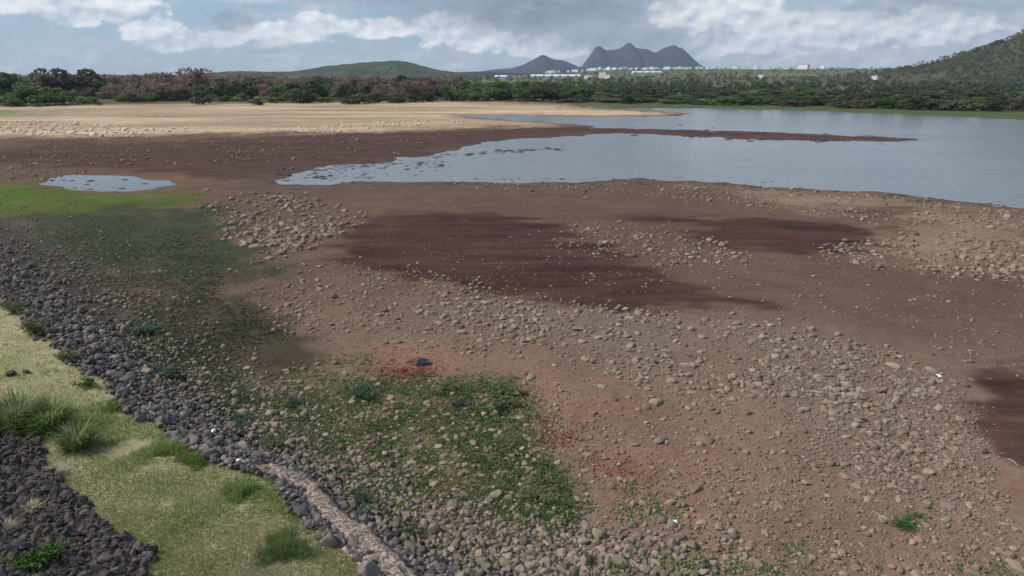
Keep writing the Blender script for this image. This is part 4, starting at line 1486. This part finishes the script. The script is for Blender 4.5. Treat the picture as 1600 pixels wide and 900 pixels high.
tag(o, 'greener taller grass along the edge of the riprap', 'grass', kind='stuff')


def ground_leaves(name, items, seed, mat, label, lmin, lmax, per=7, keep=0.42):
    g = np.random.default_rng(seed)
    Q = []
    for pl, n in items:
        q = in_zone(pl, n, g) + g.normal(0, 1, (n, 2)) * [16, 9]
        q[:, 1] = np.clip(q[:, 1], 170, 930)
        k = fbm(q[:, 0], q[:, 1] * 1.6, 0.03, 4, seed) > g.normal(keep, 0.11, len(q))
        Q.append(q[k])
    q = np.concatenate(Q)
    P = ground_pts(q[:, 0], q[:, 1])
    dist = np.linalg.norm(P - [0, 0, CAM_H], axis=1)
    n = len(P)
    k = np.repeat(np.arange(n), per)
    a = g.uniform(0, 6.28, n * per)
    rise = g.uniform(0.15, 1.1, n * per)
    D = np.stack([np.cos(a), np.sin(a), rise], 1)
    D /= np.linalg.norm(D, axis=1)[:, None]
    S = np.stack([-np.sin(a), np.cos(a), np.zeros(n * per)], 1)
    size = g.uniform(lmin, lmax, n)
    base = P[k] + np.stack([g.normal(0, 0.4, n * per), g.normal(0, 0.4, n * per), np.zeros(n * per)], 1) * size[k][:, None]
    V, F = leaf_quads(base, D, S, size[k] * g.uniform(0.6, 1.2, n * per), size[k] * 0.5)
    o = obj(name, mesh_np(name, V, F), mat)
    tag(o, label, 'weeds', kind='stuff')


ground_leaves('weeds', [([(390, 590), (560, 560), (640, 598), (800, 598), (825, 680), (900, 780), (880, 850), (760, 850), (640, 800), (540, 740), (420, 690)], 11500),
                        ([(620, 590), (820, 600), (830, 690), (900, 790), (800, 800), (720, 720)], 1800)], 1001, M['weed'],
              'low green weeds spreading between stones on the lakebed', 0.045, 0.11, keep=0.45)
M['herb'] = leaf_material('herb_leaf', (0.045, 0.085, 0.028), (0.13, 0.19, 0.065), trans=0.4)
ground_leaves('herbs', [([(560, 592), (700, 600), (815, 598), (825, 680), (865, 730), (905, 790), (860, 830), (780, 800), (740, 720), (640, 650)], 5200), ([(420, 590), (600, 620), (640, 720), (520, 720), (420, 670)], 1500)], 1006, M['herb'],
              'fresh dark green herbs thickening along the outer rim of the weeds', 0.05, 0.12, per=7, keep=0.46)
ground_leaves('dark_weeds', [([(70, 360), (200, 342), (330, 345), (352, 400), (340, 460), (420, 500), (470, 520), (330, 560), (420, 640), (330, 640), (240, 560), (180, 480), (120, 410)], 11500)], 1002, M['moss'],
              'dark green weeds below the grey riprap by the grassy patch', 0.05, 0.11, per=6, keep=0.42)
ground_leaves('bank_herbs', [([(560, 760), (760, 840), (960, 860), (1000, 900), (640, 900), (600, 830)], 2600), ([(330, 560), (460, 640), (640, 780), (560, 770), (420, 680)], 2200)], 1007, M['weed'],
              'olive weeds rooted between stones at the foot of the bank', 0.045, 0.10, per=6, keep=0.47)
ground_leaves('weeds', [([(940, 880), (1250, 850), (1260, 900), (940, 900)], 900), ([(960, 760), (1050, 755), (1060, 810), (980, 810)], 300), ([(1390, 800), (1440, 805), (1460, 830), (1420, 830)], 220), ([(1500, 880), (1590, 885), (1590, 900), (1500, 900)], 120)], 1004, M['green_leaf'],
              'sparse fresh green sprouts on the bare soil close by', 0.03, 0.09, per=6, keep=0.45)
ground_leaves('red_groundcover', [([(578, 582), (610, 572), (625, 552), (650, 555), (648, 572), (700, 582), (680, 592), (620, 596)], 1100), ([(825, 655), (880, 655), (905, 690), (870, 695)], 420), ([(880, 715), (940, 705), (1040, 735), (1010, 748), (950, 745)], 260)], 1003, M['red_leaf'],
              'red low creeping plants on the reddish soil', 0.03, 0.08, per=5, keep=0.46)


ground_leaves('bank_weeds', [([(180, 480), (250, 500), (330, 560), (420, 640), (520, 720), (640, 800), (560, 780), (440, 700), (330, 640), (240, 580), (190, 530)], 3600)], 1005, M['blue_leaf'],
              'bluish green weeds growing through the lower riprap', 0.05, 0.11, per=6, keep=0.47)


# ------------------------------------------------------------------ single plants
def bush_mesh(seed, n, flat=0.7, leaf=0.16, wide=0.5, stiff=0.5):
    g = np.random.default_rng(seed)
    ns = 9
    tips, stems = [], []
    for k in range(ns):
        a, r = g.uniform(0, 6.28), g.uniform(0.25, 0.85)
        tip = np.array([math.cos(a) * r, math.sin(a) * r, flat * g.uniform(0.55, 1.0)])
        tips.append(tip)
        stems.append(tube([(0, 0, -0.05), tip * [0.4, 0.4, 0.6], tip], [0.03, 0.02, 0.008], 4))
    tips = np.array(tips)
    k = g.integers(0, ns, n)
    u = g.uniform(0.35, 1.08, n)[:, None]
    P = tips[k] * u + g.normal(0, 0.13, (n, 3)) * [1, 1, 0.7]
    P[:, 2] = np.maximum(P[:, 2], 0.02)
    D = P * [1, 1, 0.6] * stiff + rand_dirs(n, g, 0.5)
    D /= np.linalg.norm(D, axis=1)[:, None]
    L = g.uniform(0.6, 1.3, n) * leaf
    V, F = leaf_quads(P, D, perp(D, g), L, L * wide, 0.15)
    return (V, F), join(stems)


def tuft_mesh(seed, n, h=1.0, spread=0.85):
    """long arching blades from one root"""
    g = np.random.default_rng(seed)
    a = g.uniform(0, 6.28, n)
    r0 = np.sqrt(g.random(n)) * 0.45
    out = g.uniform(0.1, 1.0, n) * spread
    H = h * g.uniform(0.2, 1.05, n)
    ca, sa = np.cos(a), np.sin(a)
    b = np.stack([ca * r0, sa * r0, np.zeros(n)], 1)
    m1 = np.stack([ca * (r0 + out * 0.35), sa * (r0 + out * 0.35), H * 0.62], 1)
    t = np.stack([ca * (r0 + out), sa * (r0 + out), H * g.uniform(0.7, 1.0, n)], 1)
    s = np.stack([-sa, ca, 0 * a], 1) * 0.012
    V = np.stack([b - s, b + s, m1 + s, m1 - s, t], 1).reshape(-1, 3)
    i = np.arange(n)[:, None] * 5
    F = np.concatenate([i + [0, 1, 2, 3]], 0)
    F2 = np.concatenate([i + [3, 2, 4, 4]], 0)
    # tips as thin quads
    V2 = np.stack([m1 - s, m1 + s, t + s * 0.15, t - s * 0.15], 1).reshape(-1, 3)
    V1 = np.stack([b - s, b + s, m1 + s, m1 - s], 1).reshape(-1, 3)
    return join([(V1, np.arange(n * 4).reshape(n, 4)), (V2, np.arange(n * 4).reshape(n, 4))])


def plant(name, px, py, wpx, hgt, leaf, label, seed, kind='bush', n=420, cat='plant', group=None, leafsize=0.16):
    p = at(px, py)
    d = float(np.linalg.norm(p - [0, 0, CAM_H]))
    r = wpx / FPX * d * 0.5
    e = obj(name, None, loc=p, rot=(0, 0, random.uniform(0, 6.28)), scale=(r, r, r * hgt))
    tag(e, label, cat, group)
    if kind == 'bush':
        (V, F), st = bush_mesh(seed, n, leaf=leafsize)
        obj('stem', mesh_np('stem', *st, True), M['stem'], e)
        obj('foliage', mesh_np('foliage', V, F), M[leaf], e)
    elif kind == 'clump':
        e.scale = (1, 1, 1)
        g_ = np.random.default_rng(seed)
        a_, r_ = g_.uniform(0, 6.28, n * 4), np.sqrt(g_.random(n * 4)) * r * g_.uniform(0.6, 1.15, n * 4)
        roots = np.stack([np.cos(a_) * r_, np.sin(a_) * r_ * 0.9, 0 * a_], 1)
        lobe = 0.75 + 0.3 * np.sin(a_ * 3 + seed) + 0.15 * np.sin(a_ * 7 + seed * 2)
        roots[:, :2] *= lobe[:, None]
        hh = hgt * r * np.clip(1.05 - (r_ / r) ** 1.5, 0.12, 1) * g_.uniform(0.25, 1.0, n * 4) * 0.8
        ang = g_.uniform(0, 6.28, n * 4)
        tips = roots + np.stack([np.cos(ang) * hh * 0.6, np.sin(ang) * hh * 0.6, hh], 1)
        sd_ = np.stack([-np.sin(ang), np.cos(ang), 0 * ang], 1) * 0.010
        V = np.stack([roots - sd_, roots + sd_, tips], 1).reshape(-1, 3)
        obj('blades', mesh_np('blades', V, np.arange(n * 12).reshape(-1, 3)), M[leaf], e)
    else:
        obj('blades', mesh_np('blades', *tuft_mesh(seed, n)), M[leaf], e)
        V, F = tuft_mesh(seed + 1, max(n // 12, 6), 1.12, 0.7)
        obj('stalks', mesh_np('stalks', V * [0.8, 0.8, 1], F), M['straw'], e)


PL = [('grass_tussock', 30, 668, 90, 0.95, 'green_grass', 'tall green grass tussock at the edge of the dark rubble', 'tuft', 1100),
      ('grass_tussock', 78, 672, 84, 1.0, 'green_grass', 'middle one of the tall grass tussocks beside the dark rubble', 'tuft', 1100),
      ('grass_tussock', 122, 700, 66, 1.0, 'green_grass', 'tall grass tussock with pale stalks jutting over the dark rubble corner', 'tuft', 900),
      ('bush', 138, 604, 38, 0.9, 'green_leaf', 'small bright green bush alone on the grass by the riprap', 'bush', 520),
      ('bush', 102, 566, 46, 0.8, 'weed', 'dark green bush on the riprap edge above the bright green bush', 'bush', 500),
      ('bush', 64, 524, 54, 0.9, 'weed', 'broad dark bush where grass meets the riprap', 'bush', 560),
      ('bush', 24, 492, 44, 0.9, 'weed', 'dark bush highest along the riprap edge', 'bush', 460),
      ('grass_clump', 262, 706, 80, 0.6, 'green_grass', 'thick bright green grass clump on the dry grass strip', 'clump', 900),
      ('grass_clump', 305, 722, 74, 0.55, 'green_grass', 'green grass clump beside the thick bright clump', 'clump', 800),
      ('grass_clump', 372, 772, 70, 0.6, 'green_grass', 'dark green grass clump next to the concrete edge', 'clump', 800),
      ('grass_clump', 440, 862, 120, 0.35, 'green_grass', 'wide low green grass clump beside the lower concrete edge', 'clump', 1400),
      ('grass_clump', 180, 640, 60, 0.45, 'green_grass', 'low green grass patch between the bright bush and the rubble', 'clump', 500),
      ('bush', 55, 885, 78, 0.8, 'green_leaf', 'leafy bright green bush at the foot of the dark rubble', 'bush', 900),
      ('dry_tuft', 48, 803, 36, 0.8, 'straw', 'pale dry grass tuft in the dark rubble', 'tuft', 260),
      ('dry_tuft', 10, 832, 34, 0.8, 'straw', 'pale dry tuft at the picture edge in the rubble', 'tuft', 240),
      ('dry_tuft', 88, 742, 34, 0.7, 'straw', 'yellowish dry tuft on the upper border of the rubble', 'tuft', 240),
      ('broadleaf_plant', 570, 622, 70, 0.55, 'blue_leaf', 'large bluish green plant at the upper edge of the weeds', 'bush', 800),
      ('broadleaf_plant', 716, 636, 36, 0.8, 'blue_leaf', 'small bluish plant alone on the bare soil among weeds', 'bush', 460),
      ('low_plant', 690, 612, 70, 0.35, 'weed', 'low dark green plant beneath the red ground plants', 'bush', 560),
      ('low_plant', 782, 628, 92, 0.45, 'weed', 'dense dark green plant at the top corner of the weeds', 'bush', 900),
      ('low_plant', 800, 690, 60, 0.3, 'weed', 'dark green creeping plant along the weeds rim', 'bush', 500),
      ('low_plant', 840, 770, 90, 0.3, 'weed', 'wide dark green plant on the lower weeds rim', 'bush', 800),
      ('broadleaf_plant', 652, 842, 50, 0.8, 'blue_leaf', 'bushy bluish plant growing in the grey riprap below the weeds', 'bush', 620),
      ('broadleaf_plant', 562, 796, 74, 0.5, 'blue_leaf', 'spreading bluish green plant beside the concrete edge', 'bush', 760),
      ('broadleaf_plant', 260, 592, 64, 0.6, 'blue_leaf', 'spreading green plant on the riprap across from the bright bush', 'bush', 600),
      ('broadleaf_plant', 225, 520, 54, 0.6, 'blue_leaf', 'green plant on the riprap slope above the spreading plant', 'bush', 480),
      ('broadleaf_plant', 375, 660, 50, 0.6, 'blue_leaf', 'green plant where the riprap meets the weeds', 'bush', 500),
      ('broadleaf_plant', 420, 700, 80, 0.35, 'weed', 'low dark plant along the riprap toe before the weeds', 'bush', 600),
      ('broadleaf_plant', 928, 880, 34, 0.8, 'blue_leaf', 'bluish plant beside the pale humped rock', 'bush', 380),
      ('broadleaf_plant', 460, 632, 50, 0.5, 'blue_leaf', 'bluish plant among stones at the start of the weeds', 'bush', 420),
      ('green_sprout', 1415, 818, 54, 0.35, 'green_leaf', 'bright green weed alone on the stony soil', 'bush', 420),
      ('green_sprout', 1221, 887, 18, 0.8, 'green_leaf', 'tiny green sprout on bare soil at the lower edge', 'bush', 160),
      ('green_sprout', 1371, 888, 16, 0.8, 'green_leaf', 'tiny green sprout between the lower edge sprout and the corner boulder', 'bush', 160),
      ('green_sprout', 970, 887, 40, 0.5, 'green_leaf', 'green leafy sprout right of the pale humped rock', 'bush', 300),
      ('green_sprout', 1107, 880, 34, 0.6, 'green_leaf', 'green leafy sprout midway along the lower edge', 'bush', 260)]
for k, (nm, px_, py_, wp, hg, lf, lb, kd, n_) in enumerate(PL):
    plant(nm, px_, py_, wp, hg, lf, lb, 2000 + k, kd, n_, 'grass' if kd in ('tuft', 'clump') else 'bush' if nm == 'bush' else 'plant')


# ------------------------------------------------------------------ litter and odds and ends
def crumple(name, px, py, rpx, zs, mat, label, seed, cat, lift=0.0):
    p = at(px, py)
    d = float(np.linalg.norm(p - [0, 0, CAM_H]))
    V, F = ico(3)
    g = np.random.default_rng(seed)
    V = V.copy()
    for k in range(5):
        f = g.uniform(1.5, 5.0, 3)
        V *= (1 + 0.14 * np.sin(V @ f * 1.5 + g.uniform(0, 6.28)))[:, None]
    for _ in range(14):
        nrm = rand_dirs(1, g)[0]
        V -= np.maximum(V @ nrm - g.uniform(0.55, 0.85), 0)[:, None] * nrm
    V *= [1, g.uniform(0.6, 0.8), zs]
    r = rpx * d / FPX
    o = obj(name, mesh_np(name, V, F, False), mat, loc=(p[0], p[1], p[2] + r * zs * 0.5 + lift), rot=(0, 0, g.uniform(0, 6)), scale=(r, r, r))
    tag(o, label, cat)


crumple('plastic_bag', 660, 569, 15, 0.5, M['bag'], 'crumpled dark blue plastic bag lying by the red plants', 3001, 'plastic bag')
crumple('plastic_scrap', 374, 732, 6, 0.6, M['litter'], 'white crumpled plastic scrap on grass beside the concrete edge', 3002, 'litter', 0.10)
crumple('plastic_scrap', 381, 735, 3.5, 0.5, M['litter'], 'smaller white scrap touching the crumpled plastic on the grass', 3003, 'litter', 0.10)
crumple('plastic_scrap', 335, 684, 5, 0.6, M['litter'], 'white plastic scrap caught in the grey riprap', 3004, 'litter', 0.16)
crumple('plastic_scrap', 1055, 816, 5, 0.5, M['litter'], 'white scrap on the reddish soil near the lower edge', 3005, 'litter')
crumple('plastic_scrap', 1467, 588, 4, 0.4, M['litter'], 'tiny white scrap by pale stones beside the wet mud', 3006, 'litter')
crumple('earth_clod', 18, 588, 8, 0.6, M['clod'], 'dark earth clod on the dry grass, outer of two', 3007, 'clod')
crumple('earth_clod', 42, 584, 6, 0.6, M['clod'], 'dark earth clod on the dry grass, inner of two', 3008, 'clod')


def stick(pts, rpx, label):
    P = ground_pts([p[0] for p in pts], [p[1] for p in pts])
    P[:, 2] += 0.04
    d = float(np.linalg.norm(P[0] - [0, 0, CAM_H]))
    r = rpx * d / FPX
    o = obj('driftwood_stick', mesh_np('driftwood_stick', *tube(P, np.linspace(r, r * 0.5, len(P)), 6), True), M['wood'])
    tag(o, label, 'stick')


stick([(1573, 719), (1580, 721), (1586, 725), (1590, 730)], 0.8, 'bleached curved stick on the dark wet mud')
stick([(1110, 618), (1115, 623), (1118, 629)], 0.7, 'short pale stick among stones on the open soil')
stick([(388, 654), (391, 662), (396, 668)], 1.0, 'pale forked twig on the riprap plant')


# ------------------------------------------------------------------ air
def haze():
    lo, hi = np.array([-9000, -2500, -16.0]), np.array([9000, 9500, 420.0])
    c, s = (lo + hi) / 2, hi - lo
    m, w = new_mat('haze_air')
    v = w.n('ShaderNodeVolumePrincipled', {'Color': (0.62, 0.77, 1.0, 1), 'Density': 6.0e-5, 'Anisotropy': 0.1, 'Density Attribute': '', 'Temperature Attribute': '', 'Color Attribute': ''})
    m.cycles.homogeneous_volume = True
    out = w.n('ShaderNodeOutputMaterial')
    w.t.links.new(v.outputs[0], out.inputs['Volume'])
    o = obj('haze', mesh_np('haze', *box(*c, *s)), m)
    tag(o, 'thin blue haze in the air over the plain', kind='stuff')


haze()
